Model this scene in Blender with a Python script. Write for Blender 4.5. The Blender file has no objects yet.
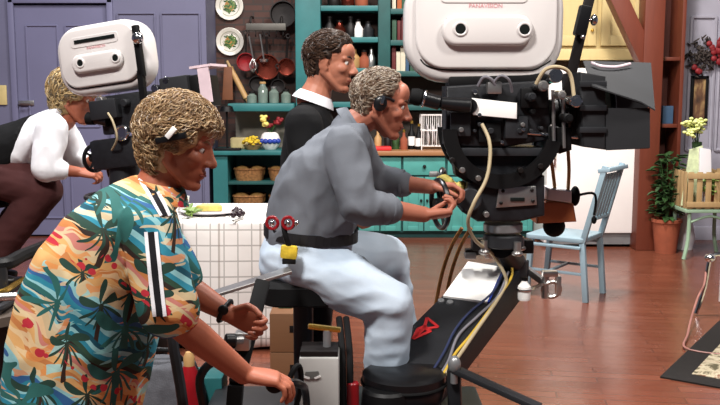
import bpy, bmesh, math, random
from mathutils import Vector as V, Matrix, noise
C = bpy.context.scene.collection
FPX = 869.0; TH = math.radians(7.2); EYE = V((0, 0, 1.5))
CT, ST = math.cos(TH), math.sin(TH)
PI = math.pi
def ray(px, py):
    x = (px-360)/FPX; y = -(py-202.5)/FPX
    return V((x, CT+y*ST, -ST+y*CT))
def P(px, py, Y):                      # photograph pixel -> point at distance Y into the set
    d = ray(px, py); return EYE+d*(Y/d.y)
def PZ(px, py, z):                     # photograph pixel -> point at height z
    d = ray(px, py); return EYE+d*((z-EYE.z)/d.z)
def lin(h):
    h = h.lstrip('#'); o = []
    for i in (0, 2, 4):
        c = int(h[i:i+2], 16)/255
        o.append(c/12.92 if c <= .04045 else ((c+.055)/1.055)**2.4)
    return tuple(o)
# ------------------------------------------------------------------ materials
class N:
    def __init__(s, name):
        s.m = bpy.data.materials.new(name); s.m.use_nodes = True
        s.t = s.m.node_tree; s.t.nodes.clear()
        s.b = s.n('ShaderNodeBsdfPrincipled'); o = s.n('ShaderNodeOutputMaterial')
        s.l(s.b.outputs[0], o.inputs[0])
    def n(s, typ, **kw):
        x = s.t.nodes.new(typ)
        for k, v in kw.items(): setattr(x, k, v)
        return x
    def l(s, a, b): s.t.links.new(a, b)
    def put(s, inp, v):
        if hasattr(v, 'is_output') or isinstance(v, bpy.types.NodeSocket): s.l(v, inp)
        elif isinstance(v, (tuple, list)) and len(v) == 3 and inp.type == 'RGBA': inp.default_value = (*v, 1)
        else: inp.default_value = v
    def obj(s): return s.n('ShaderNodeTexCoord').outputs['Object']
    def math(s, op, a, b=0.0, c=0.0):
        x = s.n('ShaderNodeMath', operation=op)
        s.put(x.inputs[0], a); s.put(x.inputs[1], b); s.put(x.inputs[2], c)
        return x.outputs[0]
    def vmath(s, op, a, b=(0, 0, 0)):
        x = s.n('ShaderNodeVectorMath', operation=op); s.put(x.inputs[0], a); s.put(x.inputs[1], b)
        return x.outputs[1] if op in ('LENGTH', 'DISTANCE', 'DOT_PRODUCT') else x.outputs[0]
    def sep(s, v):
        x = s.n('ShaderNodeSeparateXYZ'); s.l(v, x.inputs[0]); return x.outputs
    def comb(s, a, b, c):
        x = s.n('ShaderNodeCombineXYZ'); s.put(x.inputs[0], a); s.put(x.inputs[1], b); s.put(x.inputs[2], c); return x.outputs[0]
    def mapping(s, v, scale=(1, 1, 1), rot=(0, 0, 0), loc=(0, 0, 0)):
        x = s.n('ShaderNodeMapping'); s.l(v, x.inputs[0])
        x.inputs['Scale'].default_value = scale; x.inputs['Rotation'].default_value = rot; x.inputs['Location'].default_value = loc
        return x.outputs[0]
    def noise(s, v, scale=5, detail=3, rough=.5, dist=0):
        x = s.n('ShaderNodeTexNoise'); s.l(v, x.inputs['Vector'])
        x.inputs['Scale'].default_value = scale; x.inputs['Detail'].default_value = detail
        x.inputs['Roughness'].default_value = rough; x.inputs['Distortion'].default_value = dist
        return x.outputs['Fac'], x.outputs['Color']
    def mix(s, f, a, b):
        x = s.n('ShaderNodeMix', data_type='RGBA'); s.put(x.inputs[0], f); s.put(x.inputs[6], a); s.put(x.inputs[7], b)
        return x.outputs[2]
    def ramp(s, f, stops, mode='LINEAR'):
        x = s.n('ShaderNodeValToRGB'); s.l(f, x.inputs[0]); r = x.color_ramp; r.interpolation = mode
        while len(r.elements) < len(stops): r.elements.new(.5)
        for e, (p, c) in zip(r.elements, stops):
            e.position = p; e.color = (*c, 1)
        return x.outputs[0]
    def bump(s, h, strength=.3, dist=.01):
        x = s.n('ShaderNodeBump'); s.l(h, x.inputs['Height']); x.inputs['Strength'].default_value = strength
        x.inputs['Distance'].default_value = dist; s.l(x.outputs[0], s.b.inputs['Normal'])
    def fin(s, col=None, rough=.5, metal=0, spec=.5, coat=0):
        b = s.b.inputs
        if col is not None: s.put(b['Base Color'], col)
        s.put(b['Roughness'], rough); b['Metallic'].default_value = metal
        b['Specular IOR Level'].default_value = spec; b['Coat Weight'].default_value = coat
        return s.m
def M(name, hexc, rough=.55, metal=0, var=.12, scale=9, bump=0, bscale=60, spec=.4, coat=0):
    k = N(name); c = lin(hexc); o = k.obj(); f, _ = k.noise(o, scale, 4)
    a = tuple(x*(1-var) for x in c); b = tuple(min(1, x*(1+var)) for x in c)
    f2 = k.n('ShaderNodeMapRange'); k.l(f, f2.inputs[0]); f2.inputs[1].default_value = .3; f2.inputs[2].default_value = .7
    col = k.mix(f2.outputs[0], a, b)
    if bump:
        h, _ = k.noise(o, bscale, 3); k.bump(h, bump, .004)
    return k.fin(col, rough, metal, spec, coat)
# ------------------------------------------------------------------ mesh builder
class MB:
    def __init__(s): s.v = []; s.f = []; s.k = []; s.mi = 0
    def add(s, vs, fs):
        o = len(s.v); s.v += [V(x) for x in vs]
        for f in fs: s.f.append([o+i for i in f]); s.k.append(s.mi)
        return s
    def bm(s, b, mat=None):
        if mat is not None: bmesh.ops.transform(b, matrix=mat, verts=b.verts)
        b.verts.index_update()
        s.add([v.co.copy() for v in b.verts], [[v.index for v in f.verts] for f in b.faces]); b.free(); return s
    def box(s, c, size, rot=(0, 0, 0), bev=0, seg=2, R=None):
        b = bmesh.new(); bmesh.ops.create_cube(b, size=1)
        bmesh.ops.scale(b, vec=size, verts=b.verts)
        if bev: bmesh.ops.bevel(b, geom=b.edges[:], offset=min(bev, min(size)*.45), segments=seg, profile=.6, affect='EDGES')
        if R is None:
            from mathutils import Euler
            R = Euler(rot).to_matrix()
        return s.bm(b, Matrix.Translation(V(c)) @ R.to_4x4())
    def bx(s, x0, x1, y0, y1, z0, z1, bev=0):
        return s.box(((x0+x1)/2, (y0+y1)/2, (z0+z1)/2), (abs(x1-x0), abs(y1-y0), abs(z1-z0)), bev=bev)
    def beam(s, p0, p1, w, h, up=(0, 0, 1), bev=0):       # box bar from p0 to p1
        p0, p1 = V(p0), V(p1); d = (p1-p0); L = d.length; x = d/L
        y = V(up).cross(x)
        if y.length < 1e-4: y = V((0, 1, 0)).cross(x)
        y.normalize(); z = x.cross(y)
        R = Matrix((x, y, z)).transposed()
        return s.box((p0+p1)/2, (L, w, h), bev=bev, R=R)
    def ring(s, c, a, b, n, ex=2.0):
        out = []
        for i in range(n):
            t = 2*PI*i/n; ca, sa = math.cos(t), math.sin(t)
            if ex != 2.0:
                ca = math.copysign(abs(ca)**(2/ex), ca); sa = math.copysign(abs(sa)**(2/ex), sa)
            out.append(c+a*ca+b*sa)
        return out
    def loft(s, secs, n=24, ex=2.0, dome=0.0):            # secs: (centre, half vector a, half vector b)
        vs = []; fs = []
        S = [(V(c), V(a), V(b)) for c, a, b in secs]
        if dome:
            d0 = (S[0][0]-S[1][0]).normalized(); d1 = (S[-1][0]-S[-2][0]).normalized()
            def caps(c, a, b, d):
                r = min(a.length, b.length)*dome
                return [(c+d*r*math.sin(t), a*math.cos(t), b*math.cos(t)) for t in (.45, .9, 1.3)]
            S = caps(*S[0], d0)[::-1]+S+caps(*S[-1], d1)
        for c, a, b in S: vs += s.ring(c, a, b, n, ex)
        m = len(S)
        for i in range(m-1):
            for j in range(n):
                k = (j+1) % n; fs.append((i*n+j, i*n+k, (i+1)*n+k, (i+1)*n+j))
        fs.append(tuple(range(n))[::-1]); fs.append(tuple((m-1)*n+j for j in range(n)))
        return s.add(vs, fs)
    def cyl(s, p0, p1, r0, r1=None, n=20, bev=0):
        p0, p1 = V(p0), V(p1); r1 = r0 if r1 is None else r1
        d = (p1-p0).normalized(); a = d.orthogonal().normalized(); b = d.cross(a)
        S = [(p0, a*r0, b*r0), (p1, a*r1, b*r1)]
        if bev:
            S = [(p0, a*(r0-bev), b*(r0-bev)), (p0+d*bev, a*r0, b*r0), (p1-d*bev, a*r1, b*r1), (p1, a*(r1-bev), b*(r1-bev))]
        return s.loft(S, n)
    def lathe(s, prof, o, axis=(0, 0, 1), n=28):          # prof: (radius, height)
        o = V(o); d = V(axis).normalized(); a = d.orthogonal().normalized(); b = d.cross(a)
        return s.loft([(o+d*h, a*max(r, 1e-4), b*max(r, 1e-4)) for r, h in prof], n)
    def tube(s, pts, r, n=8, smooth=4, closed=False):
        pts = [V(p) for p in pts]
        if smooth and len(pts) > 2: pts = catmull(pts, smooth, closed)
        m = len(pts); tang = []
        for i in range(m):
            a = pts[(i-1) % m] if (closed or i > 0) else pts[i]; b = pts[(i+1) % m] if (closed or i < m-1) else pts[i]
            t = b-a; tang.append(t.normalized() if t.length > 1e-9 else V((0, 0, 1)))
        nrm = tang[0].orthogonal().normalized(); vs = []; fs = []
        for i in range(m):
            t = tang[i]; nrm = nrm-t*nrm.dot(t)
            nrm = nrm.normalized() if nrm.length > 1e-6 else t.orthogonal().normalized()
            rr = r(i/(m-1)) if callable(r) else r
            vs += s.ring(pts[i], nrm*rr, t.cross(nrm)*rr, n)
        for i in range(m if closed else m-1):
            for j in range(n):
                k = (j+1) % n; q = (i+1) % m
                fs.append((i*n+j, i*n+k, q*n+k, q*n+j))
        if not closed: fs.append(tuple(range(n))[::-1]); fs.append(tuple((m-1)*n+j for j in range(n)))
        return s.add(vs, fs)
    def torus(s, c, axis, R, r, n=32, k=8, sc=1.0):
        c = V(c); d = V(axis).normalized(); a = d.orthogonal().normalized(); b = d.cross(a)
        return s.tube([c+a*R*math.cos(2*PI*i/n)+b*R*math.sin(2*PI*i/n)*sc for i in range(n)], r, k, 0, True)
    def ell(s, c, r, R=None, u=20, w=14):
        b = bmesh.new(); bmesh.ops.create_uvsphere(b, u_segments=u, v_segments=w, radius=1)
        bmesh.ops.scale(b, vec=r, verts=b.verts)
        return s.bm(b, Matrix.Translation(V(c)) @ (R.to_4x4() if R is not None else Matrix()))
    def prism(s, outline, depth, bev=0, seg=3):           # closed list of 3D points in one plane, pushed by vector depth
        b = bmesh.new(); vs = [b.verts.new(V(p)) for p in outline]
        f = b.faces.new(vs)
        r = bmesh.ops.extrude_face_region(b, geom=[f])
        bmesh.ops.translate(b, vec=V(depth), verts=[g for g in r['geom'] if isinstance(g, bmesh.types.BMVert)])
        bmesh.ops.recalc_face_normals(b, faces=b.faces[:])
        if bev:
            e = [e for e in b.edges if any(len(f.verts) > 4 or len(vs) == 4 for f in e.link_faces) and abs((e.verts[0].co-e.verts[1].co).normalized().dot(V(depth).normalized())) < .5]
            bmesh.ops.bevel(b, geom=e, offset=bev, segments=seg, profile=.5, affect='EDGES')
        return s.bm(b)
    def mesh(s, name, off=V((0, 0, 0)), smooth=35):
        me = bpy.data.meshes.new(name)
        me.from_pydata([tuple(v-off) for v in s.v], [], s.f)
        me.polygons.foreach_set('material_index', s.k)
        b = bmesh.new(); b.from_mesh(me); bmesh.ops.recalc_face_normals(b, faces=b.faces[:]); b.to_mesh(me); b.free()
        if smooth:
            me.shade_smooth(); me.set_sharp_from_angle(angle=math.radians(smooth))
        return me
    def bounds(s):
        lo = V((min(v.x for v in s.v), min(v.y for v in s.v), min(v.z for v in s.v)))
        hi = V((max(v.x for v in s.v), max(v.y for v in s.v), max(v.z for v in s.v)))
        return lo, hi
def catmull(p, k, closed=False):
    out = []; m = len(p)
    for i in range(m if closed else m-1):
        if closed: a, b, c, d = p[(i-1) % m], p[i], p[(i+1) % m], p[(i+2) % m]
        else: a, b, c, d = p[max(i-1, 0)], p[i], p[i+1], p[min(i+2, m-1)]
        for j in range(k):
            t = j/k
            out.append(.5*((2*b)+(c-a)*t+(2*a-5*b+4*c-d)*t*t+(3*b-a-3*c+d)*t**3))
    if not closed: out.append(p[-1])
    return out
def rrect(x0, x1, y0, y1, r, k=6):     # rounded rectangle outline in 2D
    out = []
    for cx, cy, a in ((x1-r, y1-r, 0), (x0+r, y1-r, 90), (x0+r, y0+r, 180), (x1-r, y0+r, 270)):
        for i in range(k+1):
            t = math.radians(a+90*i/k); out.append((cx+r*math.cos(t), cy+r*math.sin(t)))
    return out
# ------------------------------------------------------------------ objects
def props(o, label=None, cat=None, group=None, kind=None):
    if label: o['label'] = label
    if cat: o['category'] = cat
    if group: o['group'] = group
    if kind: o['kind'] = kind
    return o
def thing(name, label, cat, loc, group=None, rotz=0):
    o = bpy.data.objects.new(name, None); C.objects.link(o); o.location = V(loc); o.rotation_euler = (0, 0, rotz)
    o.empty_display_size = .1
    return props(o, label, cat, group)
def rootloc(o):
    while o.parent: o = o.parent
    return V(o.location)
def link(me, name, mats, parent=None):
    o = bpy.data.objects.new(name, me); C.objects.link(o)
    for m in (mats if isinstance(mats, (list, tuple)) else [mats]): me.materials.append(m)
    if parent is not None: o.parent = parent
    return o
def part(mb, name, mats, parent, label=None, smooth=35, local=False):   # geometry in world coordinates (local=True: in the thing's own)
    me = mb.mesh(name, V((0, 0, 0)) if local else rootloc(parent), smooth)
    o = link(me, name, mats, parent)
    if label: o['label'] = label
    return o
def single(mb, name, mats, label, cat, group=None, kind=None, smooth=35):
    lo, hi = mb.bounds(); off = V(((lo.x+hi.x)/2, (lo.y+hi.y)/2, lo.z))
    o = link(mb.mesh(name, off, smooth), name, mats); o.location = off
    return props(o, label, cat, group, kind)
def struct(mb, name, mats, parent=None, smooth=35):
    o = link(mb.mesh(name, rootloc(parent) if parent else V((0, 0, 0)), smooth), name, mats, parent)
    if parent is None: o['kind'] = 'structure'
    return o
def dup(o, loc, rotz=0, label=None, scale=1, parent=None):
    c = o.copy(); C.objects.link(c)
    if parent is None:
        c.location = V(loc); c.rotation_euler = (0, 0, rotz); c.scale = (scale,)*3
        if label: c['label'] = label
    else: c.parent = parent
    for ch in list(o.children): dup(ch, None, parent=c)
    return c
# ------------------------------------------------------------------ bodies: closed shapes fused into one skin
class Blob(MB):
    def cap(s, p0, r0, p1, r1, n=16):
        p0, p1 = V(p0), V(p1); d = p1-p0
        if d.length < 1e-6: return s.ell(p0, (r0,)*3)
        d.normalize(); a = d.orthogonal().normalized(); b = d.cross(a); S = []
        for t in (-1.5, -1.15, -.8, -.4): S.append((p0+d*r0*math.sin(t), a*r0*math.cos(t), b*r0*math.cos(t)))
        S.append((p0, a*r0, b*r0)); S.append((p1, a*r1, b*r1))
        for t in (.4, .8, 1.15, 1.5): S.append((p1+d*r1*math.sin(t), a*r1*math.cos(t), b*r1*math.cos(t)))
        return s.loft(S, n)
    def chain(s, pts, rads, n=16):
        for i in range(len(pts)-1): s.cap(pts[i], rads[i], pts[i+1], rads[i+1], n)
        return s
    def fuse(s, voxel, iters=4, disp=None):
        me = bpy.data.meshes.new('tmp'); me.from_pydata([tuple(v) for v in s.v], [], s.f)
        b = bmesh.new(); b.from_mesh(me); bmesh.ops.recalc_face_normals(b, faces=b.faces[:]); b.to_mesh(me); b.free()
        o = bpy.data.objects.new('tmp', me); C.objects.link(o)
        r = o.modifiers.new('r', 'REMESH'); r.mode = 'VOXEL'; r.voxel_size = voxel
        q = o.modifiers.new('s', 'SMOOTH'); q.factor = .5; q.iterations = iters
        dg = bpy.context.evaluated_depsgraph_get(); dg.update()
        ev = o.evaluated_get(dg); m2 = bpy.data.meshes.new_from_object(ev)
        out = Blob(); out.v = [v.co.copy() for v in m2.vertices]
        nr = [v.normal.copy() for v in m2.vertices]
        out.f = [list(p.vertices) for p in m2.polygons]; out.k = [0]*len(out.f)
        bpy.data.objects.remove(o); bpy.data.meshes.remove(me); bpy.data.meshes.remove(m2)
        if disp:
            out.v = [v+n*disp(v, n) for v, n in zip(out.v, nr)]
        return out
def wrinkle(amp, sc, stretch=(1, 1, 1), seed=0):
    def f(v, n):
        q = V((v.x*stretch[0]*sc+seed, v.y*stretch[1]*sc, v.z*stretch[2]*sc))
        a = noise.noise(q); b = noise.noise(q*2.3+V((7, 3, 1)))
        return amp*((1-abs(a)*2.2)*.7+b*.45)
    return f
def frame(f, u):
    x = V(f).normalized(); y = V(u).cross(x).normalized(); z = x.cross(y)
    return Matrix((x, y, z)).transposed()
def hand(B, w, d, n, side, curl=(.5, .6, .5), s=1.0, thumb=.5):
    w = V(w); d = V(d).normalized(); n = V(n); n = (n-d*n.dot(d)).normalized(); b = d.cross(n)*side
    B.loft([(w-d*.01*s, b*.027*s, n*.02*s), (w+d*.03*s, b*.036*s, n*.019*s), (w+d*.07*s, b*.043*s, n*.017*s), (w+d*.095*s, b*.041*s, n*.014*s)], 20, 2.6, .5)
    for i in range(4):
        p = w+d*(.094-.005*abs(i-1))*s+b*(.032-.0215*i)*s; a = .0
        L = (.93, 1.0, .94, .76)[i]*s; fan = b*(.05-.035*i)
        pts = [p-d*.02*s, p]; 
        for k, seg in enumerate((.044, .028, .023)):
            a += curl[k]*(1+.06*i); dd = ((d+fan)*math.cos(a)+n*math.sin(a)).normalized(); p = p+dd*seg*L; pts.append(p)
        r = (.0098, .0098, .0092, .0085, .0074); q = .88 if i == 3 else 1
        B.chain(pts, [x*s*q for x in r], 12)
    p = w+d*.022*s+b*.026*s+n*.006*s; t = (d*.62+b*.62+n*.35*thumb).normalized(); pts = [p]
    p = p+t*.045*s; pts.append(p); t = (d*.85+b*.15+n*.6*thumb).normalized(); p = p+t*.034*s; pts.append(p)
    t = (d*.9-b*.15+n*.6*thumb).normalized(); p = p+t*.027*s; pts.append(p)
    B.chain(pts, [.0155*s, .0125*s, .0108*s, .0088*s], 12)
    return B
def head(B, c, R, s):
    c = V(c); T = lambda x, y, z: c+R @ (V((x, y, z))*s)
    def e(p, r, rx=0.0):
        B.ell(T(*p), tuple(k*s for k in r), R @ Matrix.Rotation(rx, 3, 'Y'), 24, 16)
    e((-.012, 0, .03), (.099, .077, .086)); e((.03, 0, -.02), (.066, .064, .085)); e((.045, 0, -.055), (.047, .052, .062))
    e((.075, 0, -.102), (.021, .025, .018)); e((.06, 0, .045), (.034, .058, .045))
    for y in (-1, 1):
        B.cap(T(-.005, y*.06, -.045), .018*s, T(.066, y*.02, -.103), .016*s)
        B.cap(T(.083, y*.014, .022), .011*s, T(.07, y*.047, .02), .011*s)
        e((.058, y*.04, -.022), (.03, .022, .024)); e((.101, y*.0125, -.033), (.012, .0085, .009))
        e((-.006, y*.077, -.008), (.02, .007, .033), .25); e((.004, y*.073, -.03), (.012, .007, .014))
        e((-.012, y*.083, .006), (.014, .006, .02), .25)
    B.chain([T(.086, 0, .016), T(.1, 0, -.01), T(.113, 0, -.028)], [.0095*s, .0105*s, .0125*s])
    e((.088, 0, -.06), (.0125, .024, .0075)); e((.086, 0, -.073), (.0125, .021, .0075))
    return T
def face_parts(T, R, s, root, iris, brow, m):
    for y in (-1, 1):
        b = MB(); b.ell(T(.0735, y*.0315, .0035), (.0125*s,)*3, R); ey = part(b, 'eye', m['eyewhite'], root)
        b = MB(); b.ell(T(.0835, y*.0325, .003), (.0035*s, .0055*s, .0055*s), R, 12, 8); part(b, 'iris', iris, ey)
        b = MB(); b.tube([T(.09, y*.012, .024), T(.087, y*.032, .031), T(.072, y*.05, .024)], lambda t: (.0045-.002*t)*s, 6, 4); part(b, 'eyebrow', brow, root)
    b = MB(); b.tube([T(.091, -.021, -.0665), T(.1, 0, -.066), T(.091, .021, -.0665)], lambda t: .0026*s+.001*s*math.sin(PI*t), 6, 4); part(b, 'mouth', m['lip'], root)
def hair(T, R, s, mask, root, mats, seed, thick=.016, locks=420, ln=.035, lr=.0042, curl=.0, lift=.006, flow=(-.8, 0, -.6)):
    rnd = random.Random(seed); B = Blob(); pts = []
    for i in range(900):
        z = 1-2*(i+.5)/900; r = math.sqrt(1-z*z); a = i*2.399963
        n = V((r*math.cos(a), r*math.sin(a), z)); p = V((-.012+n.x*.099, n.y*.077, .03+n.z*.086))
        if n.z < -.25: p = V((-.012+n.x*.09, n.y*.07, .03+n.z*.125))
        if mask(p): pts.append((p, n))
    for p, n in pts: B.ell(T(*(p-n*.004)), (thick*s,)*3, None, 8, 6)
    out = B.fuse(.006, 3, wrinkle(.004*s, 55, (1, 1, 1), seed))
    fl = V(flow)
    for i in range(locks):
        p, n = pts[rnd.randrange(len(pts))]; p = p+n*(thick-.006+rnd.random()*lift)
        t = fl+V((rnd.uniform(-.5, .5), n.y*.9+rnd.uniform(-.4, .4), rnd.uniform(-.4, .4))); t = (t-n*t.dot(n)).normalized(); bi = n.cross(t)
        L = ln*rnd.uniform(.6, 1.2); ph = rnd.random()*6; q = []
        for k in range(5):
            u = k/4
            q.append(T(*(p+t*L*u+n*(.006*math.sin(PI*u) - .35*L*u*u)+bi*curl*math.sin(ph+u*5))))
        out.mi = rnd.randrange(len(mats)); out.tube(q, lambda u, k=lr*s*rnd.uniform(.7, 1.35): k*(1.05-u*.8), 5, 2)
    return part(out, 'hair', mats, root, smooth=60)
# ------------------------------------------------------------------ materials of the place
def floor_mat():
    k = N('parquet'); o = k.obj(); sx = k.mapping(o, (1, 1, 1), (0, 0, math.radians(8)))
    br = k.n('ShaderNodeTexBrick'); k.l(sx, br.inputs['Vector'])
    br.offset = .37; br.inputs['Scale'].default_value = 1.0
    br.inputs['Color1'].default_value = (*lin('#71402f'), 1); br.inputs['Color2'].default_value = (*lin('#5b2e20'), 1); br.inputs['Mortar'].default_value = (*lin('#46241a'), 1)
    br.inputs['Mortar Size'].default_value = .006; br.inputs['Brick Width'].default_value = .62; br.inputs['Row Height'].default_value = .085
    g, _ = k.noise(k.mapping(sx, (4, 40, 4)), 2.0, 5, .6); w, _ = k.noise(o, 1.1, 3)
    c = k.mix(k.math('MULTIPLY', g, .55), br.outputs[0], lin('#855039')); c = k.mix(k.math('MULTIPLY', w, .35), c, lin('#5d2a20'))
    rr, _ = k.noise(o, 6, 4); k.bump(k.math('ADD', br.outputs['Fac'], k.math('MULTIPLY', rr, .5)), .12, .002)
    return k.fin(c, k.math('MULTIPLY_ADD', rr, .2, .14), 0, .5)
def brick_mat():
    k = N('dark_brick'); o = k.obj(); s = k.sep(o)
    br = k.n('ShaderNodeTexBrick'); k.l(k.comb(s[0], s[2], 0.0), br.inputs['Vector']); br.inputs['Scale'].default_value = 1
    br.inputs['Color1'].default_value = (*lin('#5b3a31'), 1); br.inputs['Color2'].default_value = (*lin('#43302b'), 1); br.inputs['Mortar'].default_value = (*lin('#3d332f'), 1)
    br.inputs['Mortar Size'].default_value = .01; br.inputs['Brick Width'].default_value = .21; br.inputs['Row Height'].default_value = .072
    n, _ = k.noise(o, 14, 4); k.bump(br.outputs['Fac'], -.5, .01)
    return k.fin(k.mix(k.math('MULTIPLY', n, .4), br.outputs[0], lin('#2c211f')), .85)
def cloth_mat():
    k = N('checked_cloth'); o = k.obj(); s = k.sep(o)
    def lines(v, sc, w, ph):
        f = k.math('FRACT', k.math('MULTIPLY_ADD', v, sc, ph)); return k.math('LESS_THAN', f, w)
    g = k.n('ShaderNodeNewGeometry'); gn = k.sep(g.outputs['Normal']); tp = k.math('GREATER_THAN', gn[2], .7)
    sx = k.math('GREATER_THAN', k.math('ABSOLUTE', gn[0]), .8)
    u = k.math('ADD', k.math('MULTIPLY', sx, s[1]), k.math('MULTIPLY', k.math('SUBTRACT', 1.0, sx), s[0]))
    v = k.math('ADD', k.math('MULTIPLY', tp, s[1]), k.math('MULTIPLY', k.math('SUBTRACT', 1.0, tp), s[2]))
    a = k.math('MAXIMUM', lines(u, 12.5, .09, .1), lines(v, 11, .09, .35)); b = k.math('MAXIMUM', lines(u, 4.16, .05, .5), 0.0)
    c = k.mix(k.math('MULTIPLY', a, .75), lin('#e9e4df'), lin('#9d9893')); c = k.mix(k.math('MULTIPLY', b, .6), c, lin('#8d8178'))
    n, _ = k.noise(o, 5, 3); k.bump(n, .3, .02)
    return k.fin(c, .9, 0, .15)
def wood(name, a, b, axis=2, sc=6, rough=.5):
    k = N(name); o = k.obj(); m = [sc*5]*3; m[axis] = sc*.5
    g, _ = k.noise(k.mapping(o, tuple(m)), 1, 5, .6, .6)
    h, _ = k.noise(o, 3, 2)
    c = k.mix(k.math('MULTIPLY_ADD', h, .4, k.math('MULTIPLY', g, .6)), lin(a), lin(b)); k.bump(g, .15, .004)
    return k.fin(c, rough)
def rug_mat():
    k = N('floral_rug_pile'); o = k.obj(); v = k.n('ShaderNodeTexVoronoi'); k.l(o, v.inputs['Vector']); v.inputs['Scale'].default_value = 9; v.inputs['Randomness'].default_value = 1
    n, _ = k.noise(o, 9, 5, .7, 1.2); n2, _ = k.noise(o, 60, 2)
    c = k.ramp(n, [(0, lin('#3b382c')), (.4, lin('#5d5744')), (.47, lin('#b5a78c')), (.56, lin('#c9bfa4')), (.62, lin('#8a5a4a')), (.7, lin('#6d7355'))])
    c = k.mix(k.math('MULTIPLY', n2, .4), c, lin('#4c4436')); k.bump(n2, .8, .01)
    return k.fin(c, .95, 0, .1)
def plate_mat():
    k = N('painted_plate'); o = k.obj(); s = k.sep(o)     # own coordinates: x across, z up, centre at the bottom plus radius
    r = k.vmath('LENGTH', k.comb(s[0], 0.0, k.math("SUBTRACT", s[2], .15)))
    n, _ = k.noise(o, 26, 3, .6, .8)
    f = k.ramp(n, [(0, lin('#2f4a2a')), (.45, lin('#56753c')), (.55, lin('#a9763f')), (.65, lin('#7e3d2b'))], 'CONSTANT')
    lf = k.math('LESS_THAN', k.math('ADD', r, k.math('MULTIPLY', k.math('SUBTRACT', n, .5), .12)), .07)
    rim = k.math('LESS_THAN', k.math('ABSOLUTE', k.math('SUBTRACT', r, .105)), .004)
    c = k.mix(lf, lin('#d8d3c8'), f); c = k.mix(rim, c, lin('#9a9a86'))
    return k.fin(c, .25, 0, .5)
m_floor = floor_mat(); m_brick = brick_mat(); m_cloth = cloth_mat(); m_rug = rug_mat(); m_plate = plate_mat()
m_lav = M('lavender_paint', '#65647c', .65, var=.06, scale=2)
m_lavd = M('lavender_door_paint', '#696884', .6, var=.05, scale=2)
m_teal = M('teal_paint', '#29696a', .45, var=.14, scale=5)
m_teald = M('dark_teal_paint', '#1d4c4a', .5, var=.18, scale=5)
m_tealdoor = M('worn_teal_paint', '#4b938b', .45, var=.14, scale=7)
m_cream = wood('cream_painted_wood', '#c9b684', '#b8a06c', 2, 4, .45)
m_creamd = wood('cream_panel_wood', '#c7ad72', '#b3975c', 2, 4, .5)
m_beam = wood('red_brown_timber', '#753521', '#512213', 2, 6, .5)
m_beamd = wood('dark_red_timber', '#5f2a1c', '#431b12', 2, 6, .6)
m_top = wood('oiled_worktop', '#a97a52', '#8c5d3b', 0, 5, .4)
m_tan = wood('tan_wood', '#c09a66', '#9a7444', 2, 8, .55)
m_crate = wood('pale_crate_wood', '#b89a6c', '#8f7148', 2, 8, .7)
m_beige = M('beige_plaster', '#8b8376', .8, var=.1, scale=4)
m_white = M('white_enamel', '#ece6e2', .3, var=.03, scale=3)
m_wallw = M('pale_lavender_paint', '#9f9ca8', .6, var=.06)
m_offw = M('offwhite_paint', '#d9d4d6', .6, var=.05, scale=3)
m_black = M('matt_black', '#0a0a0b', .5, var=.2, spec=.25)
m_blackp = M('black_plastic', '#131315', .3, var=.2)
m_dgrey = M('dark_grey_metal', '#2b2c2f', .45, .3, var=.2)
m_grey = M('grey_metal', '#8c8d8e', .35, .5, var=.12)
m_chrome = M('chrome', '#d8d8d8', .14, 1, var=.05)
m_steel = M('brushed_steel', '#b5b3b0', .32, .9, var=.1)
m_copper = M('copper', '#6e2e22', .25, .8, var=.2)
m_red = M('red_enamel', '#851018', .3, var=.15)
m_iron = M('cast_iron', '#1c1716', .5, .4, var=.3)
m_glass = M('pale_glassware', '#6f7d74', .12, var=.15, spec=.8)
m_leaf = M('green_leaves', '#2e4a25', .5, var=.45, scale=25)
m_leafl = M('light_green_leaves', '#7f9a4d', .5, var=.3, scale=25)
m_flower = M('yellow_green_petals', '#d3d98a', .6, var=.2, scale=40)
m_redfl = M('red_petals', '#7c1a20', .6, var=.35, scale=30)
m_yel = M('yellow_petals', '#c9ab2e', .6, var=.3, scale=40)
m_yelc = M('yellow_cloth', '#e3cf72', .7, var=.15, scale=30)
m_gold = M('brass', '#c9a24b', .25, .9, var=.1)
m_chair = M('pale_blue_paint', '#869ca6', .45, var=.08, scale=6)
m_mint = M('mint_green_paint', '#8ba58a', .5, var=.1, scale=8)
m_basket = M('woven_wicker', '#8a5f36', .8, var=.4, scale=45, bump=.8, bscale=90)
m_bread = M('baked_crust', '#b0844b', .7, var=.3, scale=20)
m_wicker = m_basket
m_paper = M('white_paper', '#f2f0ec', .8, var=.02)
m_card = M('brown_cardboard', '#a9784f', .85, var=.1, scale=6)
m_leather = wood('tan_leather', '#b86a3e', '#9c5430', 2, 4, .5)
m_terra = M('terracotta', '#8f4a31', .8, var=.15)
m_blue = M('blue_glaze', '#2b3f96', .25, var=.15)
m_greenp = M('green_fabric', '#2f6a4a', .8, var=.2, scale=15)
m_greyf = M('grey_canvas', '#4a4b50', .85, var=.15, scale=30, bump=.5, bscale=150)
m_redp = M('red_tape', '#c92a2c', .5, var=.1)
books_m = [M('book_cover_'+n, h, .65, var=.15) for n, h in (('orange', '#a2552c'), ('cream', '#c7bfa9'), ('brown', '#573424'), ('maroon', '#5e2222'), ('green', '#31503d'), ('blue', '#36506b'))]
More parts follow.
